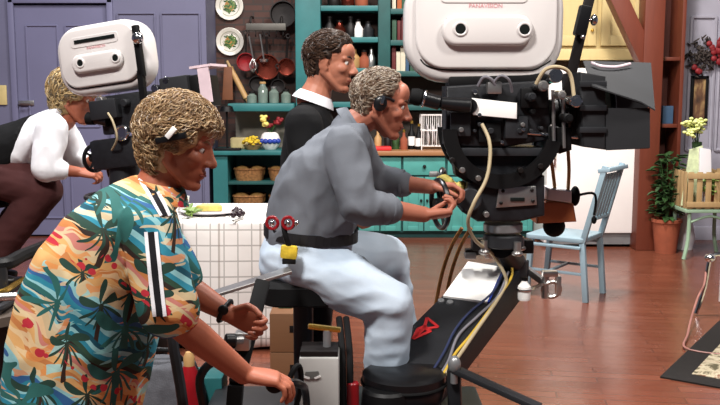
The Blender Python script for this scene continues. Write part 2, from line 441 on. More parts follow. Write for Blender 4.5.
# ------------------------------------------------------------------ room shell
b = MB(); b.bx(-7, 7.5, -2, 11, -.1, 0); struct(b, 'floor', m_floor)
YL = 9.0
def X(px, Y, py=120): return P(px, py, Y).x
def Z(py, Y, px=360): return P(px, py, Y).z
b = MB(); b.bx(X(112, YL), X(208, YL), YL, YL+.8, 0, 3.9); b.bx(-7, X(16, YL), YL, YL+.14, 0, 3.9); b.bx(X(16, YL), X(112, YL), YL, YL+.14, 2.42, 3.9)
b.bx(X(16, YL), X(112, YL), YL+.1, YL+.14, 0, 2.42)
for x0, x1 in ((121, 158), (164, 202)):
    for z0, z1 in ((.25, 1.0), (1.12, 2.3)):
        q = rrect(X(x0, YL), X(x1, YL), z0, z1, .01, 2)
        b.tube([(x, YL-.006, z) for x, z in q], .012, 6, 0, True)
struct(b, 'wall_left', m_lav)
b = MB(); b.bx(-7.1, -7, -2, 11, 0, 3.9); struct(b, 'wall_far_left', m_lav)
dr = MB(); dx0, dx1 = X(18, YL), X(111, YL)
dr.bx(dx0, dx1, YL+.02, YL+.07, .02, 2.38)
for z0, z1 in ((.2, .95), (1.15, 2.18)):
    for x0, x1 in ((dx0+.12, (dx0+dx1)/2-.04), ((dx0+dx1)/2+.04, dx1-.12)):
        dr.tube([(x, YL+.018, z) for x, z in rrect(x0, x1, z0, z1, .01, 2)], .012, 6, 0, True)
door = struct(dr, 'door_1', m_lavd)
b = MB(); c = P(26, 103, YL); b.box(c+V((.0, .01, 0)), (.16, .015, .05), bev=.005); b.tube([c+V((-.04, 0, 0)), c+V((-.04, -.05, 0)), c+V((.06, -.05, 0))], .012, 8, 3)
part(b, 'door_handle', m_steel, door)
b = MB()
for x in (X(16.5, YL), X(114, YL)): b.bx(x-.03, x+.03, YL-.03, YL+.001, 0, 2.44, .008)
b.bx(X(14, YL), X(117, YL), YL-.03, YL+.001, 2.4, 2.47, .008); struct(b, 'trim_1', m_lavd)
YB = 9.6
b = MB(); b.bx(X(208, YL)-.3, X(470, YB), YB, YB+.12, 0, 3.9); struct(b, 'wall_back', m_brick)
b = MB(); b.bx(X(470, YB), 7.5, YB, YB+.12, 0, 3.9); struct(b, 'wall_back_right', m_beige)
b = MB(); b.bx(7.5, 7.6, -2, 11, 0, 3.9); struct(b, 'wall_right', m_lav)
# light switch
b = MB(); b.box(P(1, 95, YL-.015), (.12, .015, .2), bev=.006); sw = single(b, 'light_switch', M('aged_cream_plastic', '#c5b27c', .4), 'small cream light switch plate on the lavender wall beside the door', 'light switch')
# ------------------------------------------------------------------ kitchen wall
for i, (px, py, lab) in enumerate(((229.5, 6, 'round white plate with leaf painting, hung uppermost on the brick wall'), (230, 41.5, 'round white plate with leaf painting, hung just below another plate'))):
    c = P(px, py, YB-.02); b = MB(); b.lathe([(0, .0), (.09, .0), (.1, .012), (.145, .03), (.15, .034), (.145, .036), (.1, .02), (.085, .008), (0, .008)], (0, 0, 0), (0, -1, 0), 36)
    o = single(b, 'wall_plate', m_plate, lab, 'plate', 'plates hung on the brick wall'); o.location = c-V((0, 0, .15))
# the plate texture is centred .165 above the object's base
b = MB(); p0 = P(246, 27, YB-.22); p1 = P(286, 27, YB-.22)
pr = thing('pot_rack', 'long grey iron pot rack bar fixed on the dark brick wall', 'pot rack', (p0+p1)/2)
b.beam(p0, p1, .05, .075, bev=.01); part(b, 'bar', M('weathered_iron', '#57544f', .5, .4), pr)
for x in (p0.x+.05, p1.x-.05):
    b = MB(); b.tube([V((x, YB, p0.z+.12)), V((x, YB-.2, p0.z+.1)), V((x, YB-.22, p0.z))], .012, 6, 3); part(b, 'bracket', m_iron, pr)
for k in range(6):
    x = p0.x+.03+k*(p1.x-p0.x-.06)/5; b = MB(); b.tube([V((x, YB-.22, p0.z-.02)), V((x, YB-.22, p0.z-.07)), V((x, YB-.235, p0.z-.1)), V((x, YB-.255, p0.z-.08))], .006, 6, 3); part(b, 'hook', m_iron, pr)
def pan(px, py, r, mat, lab, hang, tilt=0):
    c = P(px, py, YB-.2); t = thing('hanging_pan', lab, 'pan', c-V((0, 0, r)), 'pans hanging under the pot rack')
    b = MB(); b.lathe([(0, 0), (r*.9, 0), (r, .015), (r*1.04, .07), (r*1.08, .075), (r*1.0, .075), (r*.94, .018), (0, .01)], c+V((0, .05, 0)), (0, -1, 0), 30); part(b, 'bowl', mat, t)
    b = MB(); b.tube([c+V((0, .01, r)), c+V((tilt*.5, .0, r+hang*.6)), c+V((tilt, -.02, r+hang))], .013, 8, 3); b.torus(c+V((tilt, -.02, r+hang+.02)), (0, 1, 0), .02, .006, 14, 6); part(b, 'handle', m_iron, t)
pan(267, 67, .125, m_copper, 'copper frying pan hanging in the middle under the pot rack', .2)
pan(286.5, 67, .085, m_copper, 'smaller copper pan hanging next to the teal shelf upright', .22, .02)
pan(246, 62, .09, m_red, 'small red enamel pan hanging left of the copper pans', .2)
pan(283, 14, .13, m_iron, 'dark iron pan hanging above the pot rack bar', .1)
pan(257, 84, .08, m_iron, 'dark pot hanging low beneath the larger copper pan', .1)
pan(278, 86, .07, m_iron, 'dark pot hanging low between the two copper pans', .12)
for px, py0, py1, nm, lab in ((251, 36, 58, 'hanging_whisk', 'pale wire whisk hanging from the left of the pot rack'), (262, 34, 60, 'hanging_ladle', 'pale long ladle hanging mid pot rack among the pans')):
    a = P(px-2, py0, YB-.24); e = P(px+2, py1, YB-.24); t = thing(nm, lab, 'utensil', e); b = MB()
    b.tube([a, (a+e)/2, e], .008, 6, 2); part(b, 'handle', m_steel, t); b = MB()
    if 'whisk' in nm:
        for k in range(5): a2 = k*PI/5; d = V((math.cos(a2), math.sin(a2), 0))*.04; b.tube([e, e+d-V((0, 0, .08)), e-V((0, 0, .15)), e-d-V((0, 0, .08)), e], .003, 5, 4)
        part(b, 'wire_loops', m_steel, t)
    else:
        b.lathe([(0, 0), (.04, .02), (.05, .05), (.046, .05), (.036, .024), (0, .006)], e-V((0, 0, .04)), (0, 0, 1), 16); part(b, 'bowl', m_steel, t)
# teal ledge with its backboard and jars
b = MB(); zl = Z(103, 9.35); xl0, xl1 = X(231, 9.3), X(296, 9.3)
b.bx(xl0, xl1, 9.05, YB, zl-.085, zl, .02)
sh = thing('wall_ledge', 'teal wooden ledge on the brick wall carrying glass jars', 'shelf', ((xl0+xl1)/2, 9.3, zl-.4))
part(b, 'board', m_teal, sh); b = MB(); b.bx(xl0+.02, xl1, YB-.1, YB-.002, .905, zl-.086); part(b, 'backboard', m_beige, sh)
for k, px in enumerate((252, 263, 274, 286)):
    c = P(px, 103, 9.3); c.z = zl; lab = ['squat glass jar, leftmost on the teal ledge', 'tall clear glass bottle, second along the teal ledge', 'pale glass jar, third along the teal ledge', 'glass jar with dark lid, rightmost on the teal ledge'][k]
    t = thing('glass_jar', lab, 'jar', c, 'jars on the teal ledge'); h = (.1, .2, .15, .12)[k]; b = MB(); b.lathe([(0, 0), (.05, 0), (.053, .01), (.053, h*.75), (.03, h*.92), (.03, h), (0, h)], c, (0, 0, 1), 18); part(b, 'jar_body', m_glass, t)
    b = MB(); b.cyl(c+V((0, 0, h)), c+V((0, 0, h+.025)), .034, n=16, bev=.004); part(b, 'lid', (m_iron, m_tan, m_steel, m_iron)[k], t)
def lean(name, lab, cat, a, e, w, th, mat, group=None):
    b = MB(); b.beam(a, e, th, w, up=(0, 1, 0), bev=.006); return single(b, name, mat, lab, cat, group)
a = P(249, 104, 9.4); e = P(227, 61, 9.48); t = thing('rolling_pin', 'long pale wooden rolling pin leaning on the brick wall under the plates', 'rolling pin', a)
b = MB(); d = (e-a); b.cyl(a+d*.12, a+d*.85, .03, bev=.008); part(b, 'roller', m_tan, t)
for q0, q1 in ((.0, .13), (.84, 1.0)): b = MB(); b.cyl(a+d*q0, a+d*q1, .016, .014); part(b, 'handle', m_crate, t)
b = MB(); q = [P(x, y, 9.42) for x, y in ((222, 100), (233, 100), (232, 67), (224, 66))]; zl2 = .91
b.prism(q, (0, .025, 0), .004); single(b, 'cutting_board', M('brown_board', '#6d4127', .6), 'brown wooden cutting board standing against the wall below the plates', 'cutting board')
# ------------------------------------------------------------------ open teal cabinet under the ledge
def cabinet_open():
    Y0, Y1 = 8.95, YB-.01; x0, x1 = X(212, Y0), X(352, Y0); t = thing('open_cabinet', 'teal open-fronted kitchen cabinet with baskets on its two shelves', 'cabinet', ((x0+x1)/2, 9.2, 0))
    b = MB(); xa, xb = x0+.15, x1-.05
    b.bx(x0, x0+.15, Y0, Y1, 0, .86); b.bx(x1-.06, x1, Y0, Y1, 0, .86); b.bx(x0, x1, Y1-.02, Y1, 0, .86); b.bx(x0, x1, Y0, Y0+.05, .02, .1); part(b, 'carcass', m_teal, t)
    for z in (.3, .585): b = MB(); b.bx(xa+.001, xb-.012, Y0+.01, Y1-.022, z-.03, z, .004); part(b, 'shelf', m_teald, t)
    b = MB(); b.bx(x0-.04, x1+.02, Y0-.04, Y1, .862, .91, .012); part(b, 'worktop', m_teal, t)
    return xa, xb
xa, xb = cabinet_open()
rnd = random.Random(5)
def basket(x, y, z, w, d, h, lab, bread):
    t = thing('basket', lab, 'basket', (x, y, z), 'baskets in the open teal cabinet'); b = MB(); S = []
    for f, hh in ((.86, 0), (.95, h*.5), (1.0, h)): S.append(((x, y, z+hh), (w/2*f, 0, 0), (0, d/2*f, 0)))
    b.loft(S+[((x, y, z+h), (w/2*.92, 0, 0), (0, d/2*.92, 0)), ((x, y, z+h*.4), (w/2*.85, 0, 0), (0, d/2*.85, 0))], 28, 4); part(b, 'wicker_body', m_wicker, t)
    b = MB(); b.tube([p for p in b.ring(V((x, y, z+h)), V((w/2*.97, 0, 0)), V((0, d/2*.97, 0)), 28, 4)], .012, 6, 0, True); part(b, 'rim', m_wicker, t)
    for k in range(bread):
        b = MB(); bx = x-w/2+w*(k+.5)/bread; c = (bx, y-.02, z+h*.45+.03); b.ell(c, (w/bread*.52, d*.3, .065)); o = single(b, 'bread_loaf', m_bread, lab.replace('wicker basket', 'loaf in the basket').split(' on ')[0]+' '+['at its left', 'in its middle', 'at its right'][k if bread > 2 else k*2]+' on '+lab.split(' on ')[1], 'bread', 'loaves in the cabinet baskets')
        o.location = V(o.location)
basket(xa+.19, 9.2, .3, .34, .34, .12, 'wide wicker basket on the lower cabinet shelf, left side', 2)
basket(xa+.58, 9.2, .3, .36, .34, .12, 'wide wicker basket on the lower cabinet shelf, right side', 2)
basket(xa+.2, 9.2, .585, .32, .34, .12, 'small wicker basket on the upper cabinet shelf, left side', 2)
basket(xa+.56, 9.2, .585, .32, .34, .12, 'small wicker basket on the upper cabinet shelf, right side', 2)
# things on the teal worktop
c = V((X(227, 8.97), 8.97, .91)); t = thing('counter_lamp', 'thin black counter lamp with flat base on the teal cabinet top', 'lamp', c)
b = MB(); b.box(c+V((0, 0, .012)), (.27, .12, .024), bev=.006); part(b, 'base', m_black, t); b = MB(); b.cyl(c+V((0, 0, .024)), c+V((0, 0, .42)), .012); part(b, 'stem', m_black, t)
b = MB(); b.lathe([(.03, 0), (.074, .0), (.06, .05), (.03, .06)], c+V((0, 0, .4)), (0, 0, 1), 24); part(b, 'lamp_shade', m_black, t)
c = V((X(270, 9.12), 9.12, .91)); t = thing('flower_vase', 'round white and blue vase with dark red flowers on the teal cabinet', 'vase', c)
b = MB(); b.lathe([(0, 0), (.06, 0), (.1, .05), (.11, .1), (.085, .16), (.06, .18), (.05, .18), (0, .16)], c); part(b, 'vase_body', m_white, t)
b = MB()
for k in range(5): a = -2.4+k*.45; b.ell(c+V((.104*math.cos(a), .104*math.sin(a), .09)), (.03, .03, .028), None, 10, 8)
part(b, 'blue_motif', m_blue, t)
for k in range(11):
    a = rnd.random()*6.3; r = rnd.uniform(.02, .11); e = c+V((r*math.cos(a), r*math.sin(a)*.6, .25+rnd.uniform(0, .1)))
    b = MB(); b.tube([c+V((0, 0, .15)), (c+V((0, 0, .15))+e)/2+V((0, 0, .02)), e], .004, 5, 2)
    st = part(b, 'stem', m_leaf, t); b = MB()
    for j in range(7): q = V((rnd.uniform(-1, 1), rnd.uniform(-1, 1), rnd.uniform(-.6, .8)))*.022; b.ell(e+q, (.022, .022, .018), None, 8, 6)
    part(b, 'blossom', m_redfl if k % 4 else m_yelc, st)
c = V((X(252, 9.08), 9.08, .91)); t = thing('flower_bowl', 'low bowl of yellow flowers on the teal cabinet top', 'flowers', c)
b = MB(); b.lathe([(0, 0), (.06, 0), (.1, .05), (.095, .05), (0, .02)], c); part(b, 'bowl', m_tan, t); b = MB()
for k in range(60): a = rnd.random()*6.3; r = rnd.random()**.5*.11; b.ell(c+V((r*math.cos(a), r*math.sin(a), .05+.07*(1-(r/.11)**2)+rnd.uniform(0, .02))), (.02, .02, .012), None, 7, 5)
part(b, 'petals', m_yel, t)
b = MB(); c = V((X(240, 9.25), 9.25, .91)); b.box(c+V((0, 0, .06)), (.2, .12, .12), bev=.02); single(b, 'bread_box', M('buff_tin', '#b8a878', .5), 'buff coloured bread tin behind the yellow flowers', 'tin')
# ------------------------------------------------------------------ tall open shelves
def shelves():
    Y0, Y1 = 9.2, YB-.01; x0 = X(296, Y0); x1 = X(470, Y0); xd0, xd1 = X(378, Y0), X(390, Y0); zb = Z(110, Y0); zt = 3.3
    t = thing('open_shelf_unit', 'tall teal open shelf unit full of books and jars on the kitchen wall', 'shelf', ((x0+x1)/2, 9.4, zb))
    b = MB(); b.bx(x0, X(321, Y0), Y0, Y1, .911, zt, .01); part(b, 'side_panel', m_teal, t)
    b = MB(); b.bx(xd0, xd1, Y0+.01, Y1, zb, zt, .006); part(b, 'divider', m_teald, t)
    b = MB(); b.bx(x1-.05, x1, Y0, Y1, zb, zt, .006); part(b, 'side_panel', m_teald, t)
    b = MB(); b.bx(X(321, Y0), x1-.05, Y1-.02, Y1, zb, zt); part(b, 'back_panel', M('shelf_shadow_brown', '#3b2a24', .8), t)  # back panel in plain dark brown
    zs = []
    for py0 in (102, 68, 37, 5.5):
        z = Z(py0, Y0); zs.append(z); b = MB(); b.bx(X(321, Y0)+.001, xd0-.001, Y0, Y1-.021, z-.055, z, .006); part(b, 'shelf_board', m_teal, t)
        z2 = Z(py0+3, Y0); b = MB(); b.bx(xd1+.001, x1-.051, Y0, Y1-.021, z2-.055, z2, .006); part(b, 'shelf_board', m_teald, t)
    return X(323, Y0), xd0, xd1, x1-.06, zs, Z(71, Y0)-Z(68, Y0)
sx0, sx1, sx2, sx3, zs, dz = shelves()
levels = ['lowest', 'second', 'third', 'top']
bn = 0
for li in (1, 2, 3):
    x = sx2+.02; z = zs[li]+dz+.001; k = 0
    while x < sx3-.07:
        w = rnd.uniform(.028, .055); h = rnd.uniform(.19, .265); m = books_m[(k*5+li*2+rnd.randrange(2)) % 6]; cn = m.name.split('_')[-1]
        t = thing('book', f'{cn} book, number {k+1} from the left, on the {levels[li]} teal shelf right of the divider', 'book', (x+w/2, 9.36, z), 'books on the right bay of the teal shelves')
        if X(412, 9.3) > x: pass
        b = MB(); b.bx(x, x+.004, 9.28, 9.44, z, z+h); b.bx(x+w-.004, x+w, 9.28, 9.44, z, z+h); b.bx(x, x+w, 9.276, 9.282, z, z+h, .002); part(b, 'cover', m, t)
        b = MB(); b.bx(x+.0042, x+w-.0042, 9.283, 9.435, z+.004, z+h-.006); part(b, 'pages', m_paper, t)
        x += w+rnd.uniform(.002, .014); k += 1
        if k > 6: break
def jar(x, y, z, r, h, mat, nm, lab, cat, group, lid=None):
    c = V((x, y, z)); t = thing(nm, lab, cat, c, group); b = MB(); b.lathe([(0, 0), (r*.85, 0), (r, h*.1), (r, h*.55), (r*.5, h*.8), (r*.45, h), (0, h)], c, (0, 0, 1), 18); part(b, nm.split('_')[-1]+'_body', mat, t)
    if lid: b = MB(); b.cyl(c+V((0, 0, h)), c+V((0, 0, h+.025)), r*.55, n=14, bev=.003); part(b, 'lid', lid, t)
    return t
W = sx1-sx0
for i, (f, r, h, m, lab) in enumerate(((.12, .06, .2, m_iron, 'dark iron jug on the third teal shelf, at its left end'), (.3, .07, .16, m_copper, 'copper canister on the third teal shelf beside the dark jug'), (.5, .06, .2, m_iron, 'black bottle mid way along the third teal shelf'), (.64, .055, .17, m_white, 'bright white jug on the third teal shelf above the man in black'), (.82, .06, .15, m_dgrey, 'small dark grey pot on the third teal shelf next to the divider'))):
    jar(sx0+W*f, 9.36, zs[2], r, h, m, 'storage_jug', lab, 'jug', 'crockery on the left bay of the teal shelves', m_iron)
for i, (f, r, h, m, lab) in enumerate(((.55, .075, .2, m_tan, 'brown canister on the second teal shelf right of the man in black'), (.75, .06, .17, m_terra, 'terracotta pot on the second teal shelf near the divider'), (.88, .045, .2, m_steel, 'steel shaker on the second teal shelf touching the divider'), (.15, .07, .17, m_iron, 'dark pot at the left end of the second teal shelf'))):
    jar(sx0+W*f, 9.36, zs[1], r, h, m, 'canister', lab, 'canister', 'canisters on the second teal shelf', m_iron)
for i, f in enumerate((.2, .45, .7)):
    jar(sx0+W*f, 9.36, zs[3], .07, .2, (m_iron, m_copper, m_terra)[i], 'top_shelf_pot', ['dark pot', 'copper pot', 'terracotta pot'][i]+' on the top teal shelf, partly cut by the picture edge', 'pot', 'pots on the top teal shelf')
# ------------------------------------------------------------------ teal counter with wooden top
def counter():
    Y0, Y1 = 8.9, YB-.01; x0, x1 = X(358, Y0), X(536, Y0); t = thing('kitchen_counter', 'long teal kitchen counter with panelled doors under a wooden top', 'counter', ((x0+x1)/2, 9.2, 0))
    b = MB(); b.bx(x0, x1, Y0+.02, Y1, .06, .86); part(b, 'carcass', m_teald, t); b = MB(); b.bx(x0+.02, x1-.02, Y0+.06, Y0+.09, 0, .06); part(b, 'kickboard', m_teald, t)
    n = 4; w = (x1-x0)/n
    for i in range(n):
        a = x0+i*w+.012; e = x0+(i+1)*w-.012
        b = MB(); b.bx(a, e, Y0-.002, Y0+.019, .66, .845, .006); dw = part(b, 'drawer', m_tealdoor, t); b = MB(); b.ell(((a+e)/2, Y0-.02, .75), (.018, .02, .018)); part(b, 'knob', m_iron, dw)
        for xx0, xx1 in ((a, (a+e)/2-.006), ((a+e)/2+.006, e)):
            b = MB(); b.bx(xx0, xx1, Y0, Y0+.019, .08, .64, .004)
            for q in ((xx0, xx0+.05, .08, .64), (xx1-.05, xx1, .08, .64), (xx0+.0505, xx1-.0505, .08, .13), (xx0+.0505, xx1-.0505, .59, .64)): b.bx(q[0], q[1], Y0-.012, Y0+.003, q[2], q[3], .003)
            dd = part(b, 'cabinet_door', m_tealdoor, t); b = MB(); s = 1 if xx0 == a else -1; b.ell(((xx1-.025) if s > 0 else xx0+.025, Y0-.03, .4), (.014, .018, .014)); part(b, 'knob', m_iron, dd)
    b = MB(); b.bx(x0-.02, x1, Y0-.05, Y1, .862, .91, .01); part(b, 'worktop', m_top, t)
counter()
b = MB(); b.bx(X(354, 9.58), X(470, 9.58), YB-.025, YB-.002, .912, Z(112, 9.58)); single(b, 'splashback_panel', M('dark_tile', '#45403a', .4, var=.3, scale=30), 'dark splashback panel behind the bottles on the wooden counter', 'panel')
bl = [(388, .2, m_iron, 'dark bottle'), (396, .24, m_leaf, 'dark green bottle'), (404, .18, m_terra, 'reddish bottle'), (412, .27, m_black, 'tall black bottle with white label'), (419, .24, m_black, 'black bottle with white label'), (368, .17, m_red, 'small red bottle'), (378, .2, m_tan, 'tan bottle')]
for i, (px, h, m, nm) in enumerate(bl):
    c = V((X(px, 9.1), 9.1+.05*(i % 2), .91)); t = thing('bottle', nm+' standing on the wooden counter, '+['right of the man in black', 'behind the head of the man in grey', 'left of the labelled black bottles', 'under the eyepiece tube', 'next to the white dish rack', 'at the end by the open cabinet', 'second from the counter end'][i], 'bottle', c, 'bottles on the wooden counter'); b = MB(); b.lathe([(0, 0), (.036, 0), (.038, .01), (.038, h*.6), (.015, h*.78), (.014, h), (0, h)], c, (0, 0, 1), 16); part(b, 'bottle_body', m, t)
    if 'label' in nm: b = MB(); b.lathe([(.039, h*.15), (.039, h*.5)], c, (0, 0, 1), 16); part(b, 'paper_label', m_paper, t)
    b = MB(); b.cyl(c+V((0, 0, h)), c+V((0, 0, h+.03)), .016, n=12); part(b, 'cap', m_gold, t)
c = V((X(440, 9.15), 9.15, .91)); t = thing('dish_rack', 'white wire dish rack standing on the wooden kitchen counter', 'dish rack', c)
b = MB(); W2, D2 = .2, .13
for z in (.04, .2, .36): b.tube([c+V(p) for p in ((-W2, -D2, z), (W2, -D2, z), (W2, D2, z), (-W2, D2, z))], .006, 6, 0, True)
for sx in (-1, 1):
    for sy in (-1, 1): b.cyl(c+V((sx*W2, sy*D2, 0)), c+V((sx*W2, sy*D2, .36)), .006, n=6)
part(b, 'rack_frame', m_white, t)
for k in range(9): b = MB(); x = -W2+W2*2*(k+.5)/9; b.tube([c+V((x, -D2, .36)), c+V((x, -D2, .04)), c+V((x, D2, .04)), c+V((x, D2, .36))], .004, 5, 0); part(b, 'wire', m_white, t)
for k in range(5): b = MB(); b.lathe([(0, 0), (.08, .0), (.11, .012), (.11, .018), (0, .008)], c+V((-.14+k*.06, 0, .16)), (1, 0, .15), 22); single(b, 'dinner_plate', m_offw, ['leftmost', 'second', 'middle', 'fourth', 'rightmost'][k]+' white plate standing upright in the wire dish rack', 'plate', 'plates in the dish rack')
b = MB(); c = V((X(372, 8.98), 8.98, .91)); b.box(c+V((0, 0, .02)), (.4, .18, .04), bev=.015); single(b, 'folded_towel', m_redp, 'red folded towel lying on the front edge of the wooden counter', 'towel')
# ------------------------------------------------------------------ cream wall cabinet and refrigerator
Yc = 8.75; x0, x1 = X(470, Yc), X(641, Yc); z0, z1 = Z(58, Yc), 2.9
t = thing('wall_cabinet', 'cream painted wall cabinet with panelled doors above the white refrigerator', 'cabinet', ((x0+x1)/2, 9.1, z0))
b = MB(); b.bx(x0, x1, Yc+.02, YB-.005, z0+.02, z1); part(b, 'carcass', m_cream, t)
b = MB(); b.bx(x0-.02, x1+.01, Yc-.03, Yc+.06, z0-.02, z0+.09, .012); part(b, 'bottom_rail', m_cream, t)
for a, e in ((470, 518), (521, 594), (597, 640)):
    xa2, xb2 = X(a, Yc)+.01, X(e, Yc)-.01; za = z0+.12; b = MB(); b.bx(xa2, xb2, Yc, Yc+.019, za, z1-.02); 
    for q in ((xa2, xa2+.09, za, z1-.02), (xb2-.09, xb2, za, z1-.02), (xa2+.0905, xb2-.0905, za, za+.1), (xa2+.0905, xb2-.0905, z1-.12, z1-.02)): b.bx(q[0], q[1], Yc-.02, Yc+.004, q[2], q[3], .005)
    dd = part(b, 'cabinet_door', m_cream, t); b = MB(); b.ell((xb2-.045, Yc-.035, za+.15), (.016, .02, .016)); part(b, 'knob', m_gold, dd)
Yf = 8.35; x0, x1 = X(548, Yf), X(638.5, Yf, 200); zt = Z(68, Yf)
t = thing('refrigerator', 'white refrigerator standing beside the red-brown timber post', 'refrigerator', ((x0+x1)/2, 8.7, 0))
b = MB(); b.bx(x0, x1, Yf+.06, 9.1, .03, zt, .03); part(b, 'cabinet_body', m_white, t)
b = MB(); b.bx(x0, x1, Yf, Yf+.055, .14, 1.12, .025); d1 = part(b, 'lower_door', m_white, t); b = MB(); b.bx(x0, x1, Yf, Yf+.055, 1.135, zt, .025); d2 = part(b, 'freezer_door', m_white, t)
for d, z in ((d1, .95), (d2, 1.3)): b = MB(); b.tube([(x0+.07, Yf, z-.13), (x0+.07, Yf-.04, z-.12), (x0+.07, Yf-.04, z+.12), (x0+.07, Yf, z+.13)], .012, 8, 3); part(b, 'handle', m_chrome, d)
b = MB(); b.bx(x0+.03, x1-.03, Yf+.03, Yf+.06, .03, .13); part(b, 'kick_grille', m_grey, t)
for x in (x0+.06, x1-.06): b = MB(); b.cyl((x, Yf+.12, 0), (x, Yf+.12, .03), .025, n=10); part(b, 'foot', m_black, t)
# ------------------------------------------------------------------ timber post, brace, niche
Yp = 8.2
b = MB(); b.bx(X(641, Yp), X(661, Yp), Yp, Yp+.2, 0, 3.9, .012); struct(b, 'post_1', m_beam)
b = MB(); a = P(653, 77, Yp+.1); e = P(606, -25, Yp+.1); b.beam(a, e, .16, .16, up=(0, 1, 0), bev=.01); struct(b, 'brace_1', m_beam)
t = thing('niche_shelf', 'tall red-brown wooden niche shelf beside the timber post', 'shelf', (X(670, 8.4), 8.5, 0)); xs0, xs1 = X(661, 8.35)+.01, X(681, 8.35)
b = MB(); b.bx(xs0, xs1, 8.66, 8.69, 0, 3.9); part(b, 'back_panel', m_beamd, t); b = MB(); b.bx(xs1-.035, xs1, 8.33, 8.66, 0, 3.9, .004); part(b, 'side_panel', m_beam, t)
for py0 in (57, 124, 188): b = MB(); z = Z(py0, 8.35); b.bx(xs0, xs1-.036, 8.34, 8.659, z-.035, z, .004); part(b, 'shelf_board', m_beam, t)
zq = Z(124, 8.35); b = MB(); b.bx(xs0+.03, xs0+.13, 8.42, 8.55, zq, zq+.17, .004); single(b, 'blue_box', books_m[5], 'blue-grey box standing on the middle niche shelf', 'box')
# ------------------------------------------------------------------ right wall with panel, wreath, picture
Yr = 8.8
b = MB(); b.bx(xs1+.002, 7.5, Yr, Yr+.1, 0, 3.9); b.tube([(x, Yr-.005, z) for x, z in rrect(X(687, Yr), X(711, Yr), Z(150, Yr), Z(17, Yr), .01, 2)], .02, 6, 0, True)
b.tube([(x, Yr-.005, z) for x, z in rrect(X(716, Yr), X(760, Yr), Z(150, Yr), Z(17, Yr), .01, 2)], .02, 6, 0, True); struct(b, 'wall_back_panelled', m_wallw)
b = MB(); b.bx(xs1+.01, 7.5, Yr-.02, Yr, 0, .14, .005); struct(b, 'baseboard_right', m_wallw)
c = P(701, 57, Yr-.04); t = thing('wreath', 'dark dried flower wreath hanging on the panelled white wall above a picture', 'wreath', c-V((0, 0, .25)))
b = MB(); rr = random.Random(9)
for k in range(150):
    a = rr.random()*6.3; r = rr.uniform(.02, .16); q = c+V((r*math.cos(a), rr.uniform(-.04, .02), r*1.3*math.sin(a))); d = V((rr.uniform(-1, 1), rr.uniform(-.6, .2), rr.uniform(-1, 1))).normalized()*.05
    b.ell(q, (.03, .008, .014), frame(d, (0.1, 1, .3)), 6, 5)
part(b, 'dried_leaves', M('dried_leaf', '#3d3430', .8, var=.4, scale=20), t)
for k in range(9):
    a = rr.random()*6.3; b = MB(); b.ell(c+V((.11*math.cos(a), -.05, .15*math.sin(a))), (.03, .02, .03), None, 10, 8); part(b, 'dried_bloom', m_redfl, t)
c = P(699, 100, Yr-.03); w, h = .085, .24; t = thing('picture_frame', 'tall narrow dark framed picture on the white panel under the wreath', 'picture', c-V((0, 0, h)))
b = MB()
for q in ((-w, -w+.025, -h, h), (w-.025, w, -h, h), (-w, w, -h, -h+.03), (-w, w, h-.03, h)): b.bx(c.x+q[0], c.x+q[1], c.y-.015, c.y+.025, c.z+q[2], c.z+q[3], .003)
part(b, 'frame', m_black, t); b = MB(); b.bx(c.x-w+.02, c.x+w-.02, c.y, c.y+.01, c.z-h+.02, c.z+h-.02)
k = N('dim_painting'); o_ = k.obj(); n_, _ = k.noise(k.mapping(o_, (9, 1, 4)), 1.5, 4); part(b, 'canvas', k.fin(k.ramp(n_, [(.3, lin('#2a1c18')), (.5, lin('#6b4a32')), (.65, lin('#a88a5c'))]), .6), t)
c = P(722, 50, Yr-.05); t = thing('red_flower_spray', 'dark red dried flower spray hanging at the right edge of the white wall', 'flowers', c-V((0, 0, .2))); b = MB()
for k in range(40): b.ell(c+V((rr.gauss(0, .022), rr.uniform(-.03, .01), rr.uniform(-.13, .13))), (.035, .025, .035), None, 7, 5)
part(b, 'petals', m_redfl, t); b = MB(); b.tube([c+V((0, 0, -.2)), c, c+V((0, 0, .2))], .006, 6, 2); part(b, 'stem', m_leaf, t)
# ------------------------------------------------------------------ stool, crate, vase, plants on the right
Ys = 7.75; sc = 869/Ys; xc = X(713, Ys, 180)
zt = Z(209, Ys); t = thing('garden_stool', 'mint green wooden stool carrying the slatted crate', 'stool', (xc, Ys+.2, 0), None)
b = MB(); b.bx(xc-.24, xc+.24, Ys-.02, Ys+.42, zt-.035, zt, .01); part(b, 'seat', m_mint, t)
for sx in (-1, 1):
    for sy in (0, .4): b = MB(); b.tube([(xc+sx*.19, Ys+.02+sy*.9, zt-.03), (xc+sx*.19, Ys+.02+sy*.9, zt*.4), (xc+sx*.23, Ys+sy, 0)], .018, 8, 3); part(b, 'leg', m_mint, t)
b = MB(); b.tube([(xc-.19, Ys+.02, zt*.72), (xc, Ys+.02, zt*.85), (xc+.19, Ys+.02, zt*.72)], .012, 8, 4); part(b, 'stretcher', m_mint, t)
zt += .002; hc = Z(172, Ys)-zt; t = thing('slatted_crate', 'pale slatted wooden crate standing on the mint green stool', 'crate', (xc, Ys+.2, zt))
b = MB(); b.bx(xc-.22, xc+.22, Ys, Ys+.36, zt, zt+.015); part(b, 'base', m_crate, t)
for z in (zt+.04, zt+hc-.035):
    b = MB(); b.bx(xc-.235, xc+.235, Ys-.03, Ys-.016, z-.025, z+.025, .003); part(b, 'rail', m_crate, t); b = MB(); b.bx(xc-.235, xc+.235, Ys+.366, Ys+.38, z-.025, z+.025, .003); part(b, 'rail', m_crate, t)
for k in range(6):
    x = xc-.2+k*.08; b = MB(); b.bx(x-.024, x+.024, Ys-.015, Ys-.001, zt, zt+hc, .002); part(b, 'slat', m_crate, t); b = MB(); b.bx(x-.024, x+.024, Ys+.352, Ys+.365, zt, zt+hc, .002); part(b, 'slat', m_crate, t)
